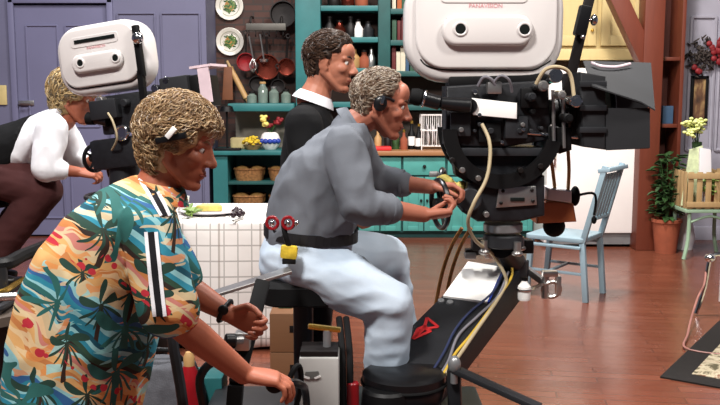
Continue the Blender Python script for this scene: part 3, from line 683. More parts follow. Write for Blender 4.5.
for k in range(4):
    for sx in (-1, 1): b = MB(); y = Ys+.05+k*.088; b.bx(xc+sx*.227-.006, xc+sx*.227+.006, y-.03, y+.03, zt, zt+hc, .002); part(b, 'slat', m_crate, t)
zc = zt+.016
c = V((X(699, Ys+.2), Ys+.22, zc)); hv = Z(142, Ys+.2)-zc; t = thing('flower_vase', 'green glass vase of yellow-green flowers standing in the slatted crate', 'vase', c)
b = MB(); b.lathe([(0, 0), (.05, 0), (.055, hv*.5), (.035, hv*.8), (.045, hv), (.04, hv), (.03, hv*.8), (0, .02)], c); part(b, 'vase_body', m_leaf, t)
fl = P(695, 127, Ys+.2)
for k in range(14):
    e = fl+V((rr.gauss(0, .045), rr.gauss(0, .04), rr.gauss(0, .03))); b = MB(); b.tube([c+V((0, 0, hv*.8)), (c+V((0, 0, hv))+e)/2, e], .004, 5, 2); st = part(b, 'stem', m_leaf, t); b = MB()
    for j in range(9): b.ell(e+V((rr.gauss(0, .018), rr.gauss(0, .018), rr.gauss(0, .015))), (.02, .02, .014), None, 8, 6)
    part(b, 'blossom', m_flower, st)
def leaf(b, p, d, L, w, up=(0, 0, 1)):
    d = V(d).normalized(); s = d.cross(V(up)); s = s.normalized() if s.length > .01 else V((1, 0, 0)); n = s.cross(d)
    pts = [p, p+d*L*.35+s*w+n*.01, p+d*L*.75+s*w*.7, p+d*L-n*L*.2, p+d*L*.75-s*w*.7, p+d*L*.35-s*w+n*.01, p+d*L*.5-n*.008]
    lo = [q-n*.003 for q in pts]
    b.add(pts+lo, [(0, 1, 6), (1, 2, 6), (2, 3, 6), (3, 4, 6), (4, 5, 6), (5, 0, 6), (8, 7, 13), (9, 8, 13), (10, 9, 13), (11, 10, 13), (12, 11, 13), (7, 12, 13), (0, 7, 8, 1), (1, 8, 9, 2), (2, 9, 10, 3), (3, 10, 11, 4), (4, 11, 12, 5), (5, 12, 7, 0)])
def plant(px, py, Y, h, w, pot, lab, n=90, dark=True):
    c = V((X(px, Y, py), Y, 0)) if pot else V((X(px, Y, py), Y, zc)); t = thing('potted_plant', lab, 'plant', c); ph = .32 if pot else .12; b = MB(); r = .13 if pot else .07
    b.lathe([(0, 0), (r*.75, 0), (r, ph-.03), (r*1.08, ph-.03), (r*1.08, ph), (r*.9, ph), (r*.85, ph-.03), (0, ph-.04)], c); part(b, 'pot', m_terra, t)
    b = MB()
    for k in range(n):
        a = rr.random()*6.3; q = c+V((w*rr.random()*math.cos(a)*.8, w*rr.random()*math.sin(a)*.8, ph+rr.random()*h)); leaf(b, q, (math.cos(a), math.sin(a), rr.uniform(-.4, .7)), rr.uniform(.06, .12), rr.uniform(.02, .035))
    for k in range(9): a = k*.7; b.tube([c+V((0, 0, ph-.03)), c+V((w*.3*math.cos(a), w*.3*math.sin(a), ph+h*.5)), c+V((w*.6*math.cos(a), w*.6*math.sin(a), ph+h*.9))], .005, 5, 2)
    part(b, 'foliage', m_leaf if dark else m_leafl, t); return t
plant(669, 170, 8.12, .6, .16, True, 'leafy dark green plant in a terracotta pot beside the timber post', 170)
plant(710, 160, Ys+.12, .16, .09, False, 'small light green plant in the slatted crate at right', 60, False)
a = P(687, 171, Ys+.1); q = [P(683, 170, Ys+.08), P(697, 172, Ys+.08), P(703, 146, Ys+.13), P(690, 150, Ys+.13)]
b = MB(); q2 = [V((x.x, x.y, x.z)) for x in q]; q2[0].z = q2[1].z = zc+.001; b.prism(q2, (0, .02, .004), .002); single(b, 'green_card', M('pale_green_card', '#b9c39a', .7, var=.2, scale=25), 'pale green printed card leaning in the slatted crate in front of the vase', 'card')
q = [P(701, 172, Ys+.06), P(714, 172, Ys+.06), P(711, 150, Ys+.1), P(700, 148, Ys+.1)]; q[0].z = q[1].z = zc+.001
b = MB(); b.prism(q, (0, .03, .004), .002); single(b, 'small_book', m_offw, 'small white book leaning upright in the right of the slatted crate', 'book')
# white flask on the floor behind stool
c = V((X(690, 8.3), 8.3, 0)); b = MB(); b.lathe([(0, 0), (.08, 0), (.1, .12), (.06, .3), (.035, .38), (.045, .42), (0, .42)], c); single(b, 'floor_vase', m_offw, 'white floor vase standing behind the mint green stool', 'vase')
# light stand entering at right with its cable
p = PZ(706, 330, .0); Yst = 5.75; c = V((X(722, Yst, 300), Yst, 0)); t = thing('light_stand', 'chrome footed light stand cut off by the right picture edge', 'light stand', c)
b = MB(); b.cyl(c+V((0, 0, .1)), c+V((0, 0, 1.1)), .022); part(b, 'column', m_offw, t)
for k in range(3):
    a = PI+k*2*PI/3; b = MB(); b.tube([c+V((0, 0, .42)), c+V((.09*math.cos(a), .09*math.sin(a), .4)), c+V((.12*math.cos(a), .12*math.sin(a), .2)), c+V((.17*math.cos(a), .17*math.sin(a), .015))], .014, 8, 4); part(b, 'leg', m_chrome, t)
b = MB(); b.ell(c+V((-.1, -.01, .4)), (.035, .035, .03)); part(b, 'clamp_knob', m_chrome, t)
b = MB(); a = P(706, 272, Yst); g = PZ(690, 350, .012); b.tube([a, P(704, 285, Yst-.05), P(697, 300, Yst-.1), V((g.x+.1, g.y+.3, .03)), g, g+V((.4, -.1, 0)), g+V((.9, .2, 0))], .007, 6, 6); single(b, 'stand_cable', M('pinkish_cable', '#9c6a60', .5), 'thin pinkish cable dropping from the light stand to the rug edge', 'cable')
# ------------------------------------------------------------------ rug
A = PZ(660, 378, 0); B_ = PZ(721, 320, 0); d1 = (B_-A).normalized(); d2 = V((d1.y, -d1.x, 0)); L1, L2 = 2.6, 2.2
t = thing('floral_rug', 'beige floral rug with wide black border on the wooden floor', 'rug', A)
b = MB(); b.prism([A, A+d1*L1, A+d1*L1+d2*L2, A+d2*L2], (0, 0, .009), 0); part(b, 'border', M('black_rug_border', '#17120f', .95, var=.3, scale=60, bump=.8, bscale=300), t)
A2 = A+d1*.13+d2*.13+V((0, 0, .009)); b = MB(); b.prism([A2, A2+d1*(L1-.26), A2+d1*(L1-.26)+d2*(L2-.26), A2+d2*(L2-.26)], (0, 0, .004), 0); part(b, 'field', m_rug, t)
# ------------------------------------------------------------------ pale blue chair
def chair():
    Yc = 6.35; c0 = P(588, 297, Yc); R = Matrix.Rotation(math.radians(-34.8), 3, 'Z'); o = V((1.56, 6.13, 0))
    t = thing('dining_chair', 'pale blue slat-back wooden chair standing in front of the white refrigerator', 'chair', o)
    # local axes: +x towards the chair's back, seat extends to -x
    T = lambda x, y, z: o+R @ V((x, y, z))
    sz = .46; D = .45; Wd = .42
    def bar(nm, a, e, w, h, up=(0, 1, 0)): b = MB(); b.beam(T(*a), T(*e), w, h, R @ V(up), .006); return part(b, nm, m_chair, t)
    b = MB(); q = [T(x-D+.04, y, sz-.03) for x, y in rrect(0, D, 0, Wd, .03, 4)]; b.prism(q, (0, 0, .035), .006); part(b, 'seat', m_chair, t)
    for y in (.03, Wd-.03): bar('leg', (-D+.08, y, sz-.03), (-D+.05, y, 0), .04, .04)
    for y in (.03, Wd-.03):
        b = MB(); b.beam(T(.02, y, sz-.03), T(.06, y, 0), .04, .04, R @ V((0, 1, 0)), .006); part(b, 'leg', m_chair, t)
        bar('back_post', (.02, y, sz-.04), (.17, y, .99), .04, .035)
    bar('top_rail', (.165, .01, .96), (.165, Wd-.01, .96), .03, .09, (1, 0, .15)); bar('bottom_rail', (.065, .04, .6), (.065, Wd-.04, .6), .025, .05, (1, 0, .15))
    for k in range(5): y = .09+k*(Wd-.18)/4; bar('slat', (.07, y, .6), (.16, y, .93), .018, .04)
    for y in (.03, Wd-.03): bar('stretcher', (-D+.07, y, .2), (.04, y, .2), .02, .025)
    bar('stretcher', (-D/2, .03, .2), (-D/2, Wd-.03, .2), .02, .025, (1, 0, 0))
    for y in (.015, Wd-.015): bar('apron', (-D+.07, y, sz-.065), (.02, y, sz-.065), .02, .06)
chair()
# ------------------------------------------------------------------ table with cloth and food
def table():
    x0, x1, y0, y1, zt = -1.42, -.46, 5.0, 5.85, .75
    t = thing('side_table', 'small wooden table hidden under the checked tablecloth', 'table', ((x0+x1)/2, (y0+y1)/2, 0))
    b = MB(); b.bx(x0+.02, x1-.02, y0+.02, y1-.02, zt-.03, zt-.002, .004); part(b, 'tabletop', m_tan, t)
    for x in (x0+.07, x1-.07):
        for y in (y0+.07, y1-.07): b = MB(); b.bx(x-.025, x+.025, y-.025, y+.025, 0, zt-.031); part(b, 'leg', m_tan, t)
    # cloth: one sheet, draped
    n = 72; vs = []; fs = []; per = []
    cx, cy = (x0+x1)/2, (y0+y1)/2; hw, hd = (x1-x0)/2, (y1-y0)/2
    def rim(u, ww, dd):      # u in 0..4 around
        s = int(u) % 4; f = u-int(u); c = [(-1, -1), (1, -1), (1, 1), (-1, 1)]; a, e = c[s], c[(s+1) % 4]
        return V((cx+(a[0]+(e[0]-a[0])*f)*ww, cy+(a[1]+(e[1]-a[1])*f)*dd, 0))
    rows = [(0.0, 0, zt+.004), (.5, 0, zt+.004), (.97, 0, zt+.004), (1.0, 0.006, zt-.004)]+[(1.0, .01+.05*k/10, zt-.02-(zt-.05)*k/10) for k in range(11)]
    for f, ex, z in rows:
        for j in range(n):
            u = 4*j/n; p = rim(u, hw*f+ex, hd*f+ex); k = max(0, (zt-z)/zt)
            out = (p-V((cx, cy, 0))).normalized(); fold = .028*k*math.sin(u*11+1.3*math.sin(u*3))
            corner = max(0, 1-abs((u % 1)-0)*6, 1-abs(1-(u % 1))*6); p += out*(fold+.06*k*corner); p.z = z+(.02*math.sin(u*7) if z < .1 else 0); vs.append(p)
    for i in range(len(rows)-1):
        for j in range(n): k = (j+1) % n; fs.append((i*n+j, i*n+k, (i+1)*n+k, (i+1)*n+j))
    b = MB(); b.add(vs, fs); o = single(b, 'tablecloth', m_cloth, 'white tablecloth with thin grey checks draped over the small table', 'tablecloth', smooth=50)
    md = o.modifiers.new('thick', 'SOLIDIFY'); md.thickness = .003; md.offset = 1
table()
zt = .759
c = PZ(211, 213, zt); t = thing('serving_plate', 'pale oval serving plate of cheese and fruit on the checked tablecloth', 'plate', c)
b = MB(); b.lathe([(0, 0), (.12, 0), (.19, .018), (.19, .022), (.11, .008), (0, .008)], c, (0, 0, 1), 36); part(b, 'dish', m_offw, t)
c2 = c+V((-.02, .02, .01)); b = MB(); b.prism([c2+V((-.07, -.03, 0)), c2+V((.09, -.02, 0)), c2+V((.06, .06, 0)), c2+V((-.05, .05, 0))], (0, 0, .04), .008); single(b, 'cheese_wedge', m_yelc, 'yellow cheese wedge in the middle of the serving plate', 'cheese')
for k in range(10): b = MB(); q = PZ(231+rr.uniform(0, 12), 211+rr.uniform(-2, 4), zt+.016); b.ell(q, (.016, .016, .016), None, 10, 8); single(b, 'grape', M('dark_grape', '#2c1a22', .3) if k == 0 else bpy.data.materials['dark_grape'], 'dark grape lying in the cluster at the right of the serving plate', 'grape', 'dark grapes beside the cheese')
for k in range(9): b = MB(); q = PZ(188+rr.uniform(-4, 6), 214+rr.uniform(-3, 3), zt+.012); leaf(b, q, (rr.uniform(-1, 1), rr.uniform(-1, 1), .5), .07, .022); single(b, 'lettuce_leaf', m_leafl, 'light green lettuce leaf in the heap left of the serving plate', 'lettuce', 'lettuce leaves left of the plate')
b = MB(); c = PZ(183, 212, zt); b.lathe([(0, 0), (.03, 0), (.042, .1), (.039, .1), (.028, .004), (0, .004)], c); single(b, 'paper_cup', m_paper, 'white paper cup on the tablecloth in front of the woman', 'cup')
b = MB(); b.beam(PZ(243, 218, zt+.006), PZ(233, 221, zt+.006), .015, .008); single(b, 'table_knife', m_steel, 'small steel knife lying at the right end of the serving plate', 'knife')
# ------------------------------------------------------------------ people
def skin(name, base, red):
    k = N(name); o = k.obj(); n, _ = k.noise(o, 16, 4); n2, _ = k.noise(o, 140, 3)
    c = k.mix(k.math('MULTIPLY', n, .7), lin(base), lin(red)); k.bump(n2, .12, .002)
    k.b.inputs['Subsurface Weight'].default_value = .06; k.b.inputs['Subsurface Radius'].default_value = (.02, .008, .004)
    return k.fin(c, .5, 0, .35)
sk_a = skin('ruddy_skin', '#b0715a', '#90503e'); sk_b = skin('tanned_skin', '#b0735a', '#8f5542'); sk_c = skin('warm_skin', '#a9654c', '#86442f')
FM = {'eyewhite': M('eye_white', '#d8d2cc', .25, var=.02), 'lip': M('lips', '#84443a', .45, var=.1)}
m_iris = M('iris_dark', '#2a1d16', .2)
hair_g = [M('hair_'+n, h, .45, var=.25, scale=60) for n, h in (('grey_brown', '#7d6a58'), ('brown', '#5a4434'), ('pale_grey', '#a69a8a'))]
hair_d = [M('hair_'+n, h, .42, var=.25, scale=60) for n, h in (('dark', '#2a1e17'), ('dark_brown', '#3d2b1f'), ('umber', '#4c372a'))]
hair_b = [M('hair_'+n, h, .42, var=.25, scale=60) for n, h in (('honey', '#9a7c58'), ('light_brown', '#876a4c'), ('blonde', '#b59b76'), ('ash', '#785f45'))]
hair_y = [M('hair_'+n, h, .5, var=.25, scale=60) for n, h in (('sandy', '#a58a5e'), ('straw', '#c3aa7c'), ('grey', '#6f6453'))]
def fabric(name, a, b, sc=6, wv=260, rough=.85, bump=.25):
    k = N(name); o = k.obj(); n, _ = k.noise(o, sc, 4, .55); w, _ = k.noise(o, wv, 2)
    c = k.mix(n, lin(a), lin(b)); c = k.mix(k.math('MULTIPLY', w, .25), c, lin(b)); k.bump(w, bump, .002)
    return k.fin(c, rough, 0, .2)
f_grey = fabric('grey_shirt_cotton', '#70747b', '#5f636a'); f_jean = fabric('washed_denim', '#dbe6f0', '#a4b6c8', 5, 320)
f_black = fabric('black_knit', '#101012', '#0a0a0b', 8, 200); f_white = fabric('white_cotton', '#efeef0', '#dcdde2'); f_maroon = fabric('maroon_cotton', '#4f2c2b', '#3b2020')
f_dark = fabric('dark_trousers_cloth', '#1d1c20', '#141317'); f_shoe = M('black_shoe_leather', '#141210', .4); f_belt = M('black_belt_webbing', '#17171a', .6); f_tan = fabric('khaki_cloth', '#7d7566', '#655d50')
def hawaii():
    k = N('tropical_print'); o = k.obj(); s = k.sep(o)
    q = k.comb(k.math('ADD', s[0], k.math('MULTIPLY', s[1], .6)), 0.0, s[2])
    n1, c1 = k.noise(q, 4.2, 2, .5, .6)
    wv = k.vmath('ADD', q, k.vmath('MULTIPLY', k.vmath('SUBTRACT', c1, (.5, .5, .5)), (.2, .2, .2)))
    ws = k.sep(wv)
    t = k.math('FRACT', k.math('MULTIPLY_ADD', ws[2], 3.3, k.math('MULTIPLY', ws[0], 1.9)))
    teal, dteal, lt, sand, org, pink, dk, gr, cream, blue = [lin(x) for x in ('#2b7d92', '#154a5a', '#86b9bd', '#cf9f64', '#bb7844', '#bd786c', '#2b1f1a', '#2c4636', '#cbb78f', '#2f5c8c')]
    c = k.ramp(t, [(0, dteal), (.05, teal), (.14, lt), (.19, teal), (.26, blue), (.32, lt), (.36, cream), (.42, sand), (.52, org), (.58, sand), (.66, cream), (.70, pink), (.745, org), (.80, dk), (.84, gr), (.9, teal), (.95, lt)], 'CONSTANT')
    st, _ = k.noise(k.mapping(wv, (6, 1, 46)), 1.0, 2); c = k.mix(k.math('MULTIPLY', k.math('GREATER_THAN', st, .56), .75), c, k.ramp(n1, [(0, lin('#d9c096')), (.48, lin('#d98a4a')), (.55, lin('#8fd0cf'))], 'CONSTANT'))
    def palms(c, scale, off, fr, trunk):
        vo = k.n('ShaderNodeTexVoronoi'); v2 = k.mapping(q, (scale,)*3, (0, 0, 0), off); k.l(v2, vo.inputs['Vector']); vo.inputs['Scale'].default_value = 1; vo.inputs['Randomness'].default_value = .75
        d = k.vmath('ADD', k.vmath('SUBTRACT', v2, vo.outputs['Position']), k.vmath('MULTIPLY', k.vmath('SUBTRACT', c1, (.5, .5, .5)), (.5, .5, .5))); ds = k.sep(d)
        u, v = ds[0], ds[2]; r = k.math('SQRT', k.math('ADD', k.math('MULTIPLY', u, u), k.math('MULTIPLY', v, v)))
        vv = k.math('ADD', v, k.math('MULTIPLY', k.math('ABSOLUTE', u), .75))
        a = k.math('ARCTAN2', vv, u); w = k.math('ABSOLUTE', k.math('SINE', k.math('MULTIPLY_ADD', a, 4.5, k.math('MULTIPLY', r, 3.0))))
        f = k.math('MULTIPLY', k.math('GREATER_THAN', w, k.math('MULTIPLY_ADD', r, 1.5, .5)), k.math('LESS_THAN', r, .34))
        tr = k.math('MULTIPLY', k.math('LESS_THAN', k.math('ABSOLUTE', k.math('ADD', u, k.math('MULTIPLY', k.math('MULTIPLY', v, v), .35))), .035), k.math('MULTIPLY', k.math('LESS_THAN', v, .02), k.math('GREATER_THAN', v, -.75)))
        return k.mix(f, k.mix(tr, c, trunk), fr)
    c = palms(c, 5.2, (.3, 0, .2), lin('#243f35'), lin('#33231b')); c = palms(c, 3.6, (1.7, 0, .9), lin('#2a5f5a'), lin('#2a5f5a'))
    # red blossom rows
    vo = k.n('ShaderNodeTexVoronoi'); k.l(k.mapping(q, (34, 34, 34)), vo.inputs['Vector']); vo.inputs['Scale'].default_value = 1
    band = k.math('LESS_THAN', k.math('ABSOLUTE', k.math('SUBTRACT', t, .615)), .055)
    c = k.mix(k.math('MULTIPLY', band, k.math('LESS_THAN', vo.outputs['Distance'], .42)), c, lin('#b52e3a'))
    w, _ = k.noise(o, 300, 2); k.bump(w, .15, .002)
    return k.fin(c, .75, 0, .25)
f_haw = hawaii()
def person(name, label, loc): return thing(name, label, 'person', loc)
def trousers(root, mat, pel, legs, seed, rad=(.098, .082, .066), label=None, amp=.006, name='trousers'):
    B = Blob(); c, hx, hy = pel
    c = V(c); B.loft([(c+V((-.02, 0, -.06)), (hx*.9, 0, 0), (0, hy*.95, 0)), (c, (hx, 0, 0), (0, hy, 0)), (c+V((.02, 0, .07)), (hx*.95, 0, 0), (0, hy*.95, 0))], 28, 2.3, .4)
    for hip, knee, ank in legs:
        hip, knee, ank = V(hip), V(knee), V(ank)
        B.chain([hip, hip.lerp(knee, .5), knee, knee.lerp(ank, .5), ank], [rad[0]*1.05, rad[0], rad[1], (rad[1]+rad[2])/2*.97, rad[2]], 20)
    out = B.fuse(.008, 5, wrinkle(amp, 8, (.7, 1, 1.3), seed)); return part(out, name, mat, root, smooth=80)
def shoe(root, ank, fwd, zf, mat=None):
    a = V(ank); f = V((fwd[0], fwd[1], 0)).normalized(); s = V((-f.y, f.x, 0)); B = Blob(); z = V((0, 0, 1)); g = V((a.x, a.y, zf))
    B.loft([(g-f*.075+z*.03, s*.028, z*.028), (g-f*.04+z*.042, s*.036, z*.04), (g+f*.05+z*.04, s*.04, z*.038), (g+f*.13+z*.028, s*.046, z*.027), (g+f*.175+z*.024, s*.034, z*.022)], 20, 2.8, .6)
    B.cap(g+z*.05-f*.01, .043, a+z*.01, .048); out = B.fuse(.007, 3); o = part(out, 'shoe', mat or f_shoe, root, smooth=80)
def mid(a, b, t): return V(a).lerp(V(b), t)
# ---- camera operator in grey shirt, perched on the black seat
def operator():
    Y = 3.4; root = person('person', 'man in grey shirt and pale jeans leaning forward to the film camera eyepiece', (-.2, 3.4, .25))
    p = lambda x, y, dy=0: P(x, y, Y+dy)
    s = 1.07; R = frame((1, -.05, -.26), (.26, 0, 1)); hc = p(381, 103)
    B = Blob(); T = head(B, hc, R, s)
    nb = p(350, 127); B.chain([T(-.03, 0, -.05), mid(T(-.03, 0, -.05), nb, .5), nb], [.062, .058, .058])
    # arms
    shN, elN, wrN = p(344, 147, -.19), p(359, 205, -.25), p(424, 214.5, -.12); shF, elF, wrF = p(352, 140, .2), p(372, 180, .26), p(432, 187, .2)
    B.chain([shN, elN, wrN], [.05, .047, .031]); B.chain([shF, elF, wrF], [.05, .045, .03])
    hand(B, wrN, (1, .25, .02), (-.1, .3, 1), -1, (.75, 1.1, .7), 1.05, .8)
    hand(B, wrF, (1, -.15, .05), (0, -.25, -1), -1, (.6, 1.0, .7), 1.0, .8)
    B.loft([(p(310, 245), (.1, 0, 0), (0, .12, 0)), (p(325, 170), (.1, 0, 0), (0, .14, 0)), (p(345, 135), (.06, 0, 0), (0, .12, 0))], 20)
    B.chain([p(336, 152), shN], [.05, .05]); B.chain([p(338, 150), shF], [.05, .05])
    hipN, knN, akN = p(306, 262, -.12), p(389, 303, -.16), V((P(386, 372, 3.26).x, 3.3, .36)); hipF, knF, akF = p(322, 256, .14), p(386, 258, .2), V((P(402, 340, 3.6).x, 3.58, .36))
    for a, k, e in ((hipN, knN, akN), (hipF, knF, akF)): B.chain([a, k, e], [.06, .045, .035])
    body = B.fuse(.0045, 3); part(body, 'body', sk_a, root, smooth=80)
    # shirt
    B = Blob(); S = []
    for (x, y, hd, hw) in ((311, 236, 45, .2), (314, 218, 47, .205), (317, 195, 47, .21), (322, 172, 46, .215), (331, 150, 40, .215), (341, 134, 27, .18), (349, 124, 17, .1)):
        S.append((p(x, y), V((hd/253, 0, .15*hd/253)), V((0, hw, 0))))
    nd = (T(-.03, 0, -.05)-nb).normalized(); S.append((nb+nd*.012, V((0, 1, 0)).cross(nd).normalized()*-.074*(1 if V((0, 1, 0)).cross(nd).x < 0 else -1), V((0, .08, 0))))
    B.loft(S, 32, 2.25, .25)
    for sh, el, wr, ex in ((shN, elN, wrN, .44), (shF, elF, wrF, .5)):
        B.chain([sh, mid(sh, el, .5), el], [.076, .077, .068], 20); B.chain([el, mid(el, wr, ex)], [.07, .056], 20)
    out = B.fuse(.0075, 5, wrinkle(.011, 9.5, (1.2, 1, .7), 3)); sh = part(out, 'shirt', f_grey, root, smooth=80)
    d = (T(-.03, 0, -.05)-nb).normalized(); B = MB(); B.lathe([(.08, -.01), (.073, .008), (.067, .03), (.072, .032), (.083, .01), (.088, -.008)], nb, d, 30); part(B, 'collar', f_grey, sh)
    for el, wr, ex in ((elN, wrN, .44), (elF, wrF, .5)):
        B = MB(); c = mid(el, wr, ex-.0); B.torus(c, (V(wr)-V(el)), .052, .009, 24, 8); part(B, 'cuff', f_grey, sh)
    trousers(root, f_jean, (p(306, 250)+V((.0, 0, 0)), .178, .2), ((hipN, knN, akN), (hipF, knF, akF)), 11, (.113, .092, .085), amp=.009)
    shoe(root, akN-V((0, 0, .05)), (1, .1), .262); shoe(root, akF-V((0, 0, .05)), (1, .1), .262)
    B = MB(); c = p(311, 232); ring = []
    for i in range(40):
        t = 2*PI*i/40; ring.append(c+V((.183*math.cos(t), .208*math.sin(t), -.03*math.cos(t)*-1-.045*math.cos(t))))
    for i in range(40): B.beam(ring[i], ring[(i+1) % 40], .007, .042, up=(0, 0, 1))
    part(B, 'belt', f_belt, root)
    def mask(q): return (q.z > .07 and q.x < .04) or (q.x < .035 and q.z > .03) or (q.x < -.0 and q.z > -.005) or (q.x < -.035 and q.z > -.075)
    hair(T, R, s, mask, root, hair_g, 2, .012, 2200, .034, .0017, .0015, .004, (-.9, 0, -.25))
    face_parts(T, R, s, root, m_iris, hair_g[1], FM)
    B = MB(); B.tube([T(.045, -.078, .018), T(.02, -.09, .022), T(-.015, -.096, .015)], .006*s, 6, 4); hs = part(B, 'headset', m_blackp, root)
    B = MB(); B.ell(T(.0, -.094, -.002), (.026, .012, .03), R); part(B, 'earpiece', m_blackp, hs); B = MB(); B.box(T(.005, -.105, .012), (.014, .006, .035), R=R, bev=.003); part(B, 'clip', m_chrome, hs)
    return root, p
op_root, op_p = operator()
# things hanging at the operator's belt
q = P(289, 252, 3.13); t = thing('tape_measure', 'yellow tape measure hanging by a black strap on the pale jeans', 'tape measure', q)
b = MB(); b.box(q, (.062, .03, .05), (0, .1, 0), .01); part(b, 'case', m_yel, t); b = MB(); b.box(q+V((0, -.002, -.034)), (.05, .02, .02), bev=.004); part(b, 'foot_plate', m_black, t)
b = MB(); b.tube([q+V((0, 0, .02)), q+V((-.012, -.004, .06)), q+V((-.02, .01, .1))], .011, 6, 4); part(b, 'strap', m_black, t)
q = P(280, 223, 3.12); t = thing('carabiner', 'red and chrome clip ring on the belt of the seated man', 'clip', q)
for dx, m in ((-.028, m_red), (.03, m_red)): b = MB(); b.torus(q+V((dx, 0, .0)), (.15, 1, 0), .021, .0065, 20, 6); part(b, 'ring', m, t)
for dx in (-.028, .03, .06): b = MB(); b.ell(q+V((dx, -.006, 0)), (.009, .008, .011)); part(b, 'rivet', m_chrome, t)
# ---- man in black behind
def blackman():
    Y = 3.95; p = lambda x, y, dy=0: P(x, y, Y+dy)
    root = person('person', 'standing dark-haired man in black sweater with white collar looking right', (P(310, 200, Y).x, Y, 0)); s = 1.08
    R = frame((1, -.3, -.16), (.16, 0, 1)); hc = p(331, 62); B = Blob(); T = head(B, hc, R, s); nb = p(314, 100)
    B.chain([T(-.025, 0, -.05), mid(T(-.025, 0, -.05), nb, .5), nb], [.062, .062, .08])
    cx = P(311, 130, Y).x; zsh = p(311, 112).z
    shN, elN, wrN = V((cx-.02, Y-.2, zsh-.05)), V((cx+.0, Y-.26, zsh-.34)), V((cx+.2, Y-.18, zsh-.46)); shF, elF, wrF = V((cx-.0, Y+.2, zsh-.05)), V((cx+.02, Y+.26, zsh-.34)), V((cx+.22, Y+.16, zsh-.45))
    B.chain([shN, elN, wrN], [.05, .045, .03]); B.chain([shF, elF, wrF], [.05, .045, .03]); B.chain([shN, V((cx, Y, zsh-.05)), shF], [.05, .06, .05])
    hand(B, wrN, (.9, .4, .0), (.3, .8, .3), -1, (.4, .5, .4)); hand(B, wrF, (.9, -.4, 0), (.3, -.8, .3), 1, (.4, .5, .4))
    B.loft([((cx, Y, .95), (.09, 0, 0), (0, .13, 0)), ((cx, Y, zsh-.15), (.09, 0, 0), (0, .14, 0)), ((cx, Y, zsh), (.06, 0, 0), (0, .1, 0))], 20)
    legs = [(V((cx-.02, Y+d*.1, .92)), V((cx+.02, Y+d*.11, .49)), V((cx-.01, Y+d*.12, .1))) for d in (-1, 1)]
    for l in legs: B.chain(l, [.06, .045, .035])
    part(B.fuse(.0045, 3), 'body', sk_b, root, smooth=80)
    B = Blob(); B.loft([((cx-.01, Y, .9), (.13, 0, 0), (0, .185, 0)), ((cx-.01, Y, 1.1), (.13, 0, 0), (0, .19, 0)), ((cx-.005, Y, zsh-.2), (.13, 0, 0), (0, .205, 0)), ((cx, Y, zsh-.07), (.115, 0, 0), (0, .215, 0)), ((cx, Y, zsh+.0), (.085, 0, 0), (0, .15, 0)), ((nb.x-.005, Y, zsh+.035), (.066, 0, 0), (0, .09, 0))], 32, 2.2, .25)
    for sh, el, wr in ((shN, elN, wrN), (shF, elF, wrF)): B.chain([sh, el], [.083, .066], 20); B.chain([el, mid(el, wr, .9)], [.066, .046], 20)
    sw = part(B.fuse(.0075, 5, wrinkle(.005, 8, (1, 1, .7), 21)), 'sweater', f_black, root, smooth=80)
    d = (T(-.025, 0, -.05)-nb).normalized(); B = MB(); B.lathe([(.086, -.02), (.08, -.004), (.07, .022), (.076, .024), (.092, .0), (.1, -.02)], nb+d*.004, d, 30); part(B, 'shirt_collar', f_white, root)
    trousers(root, f_dark, ((cx, Y, .93), .125, .175), legs, 31, (.095, .075, .065))
    for l in legs: shoe(root, l[2], (1, -.1), .002)
    def mask(q): return (q.z > .082 and q.x < .075) or (q.x < .045 and q.z > .05) or (q.x < .01 and q.z > .0) or (q.x < -.03 and q.z > -.08)
    hair(T, R, s, mask, root, hair_d, 6, .017, 2200, .04, .0018, .0015, .006, (-.95, 0, -.1)); face_parts(T, R, s, root, m_iris, hair_d[0], FM)
blackman()
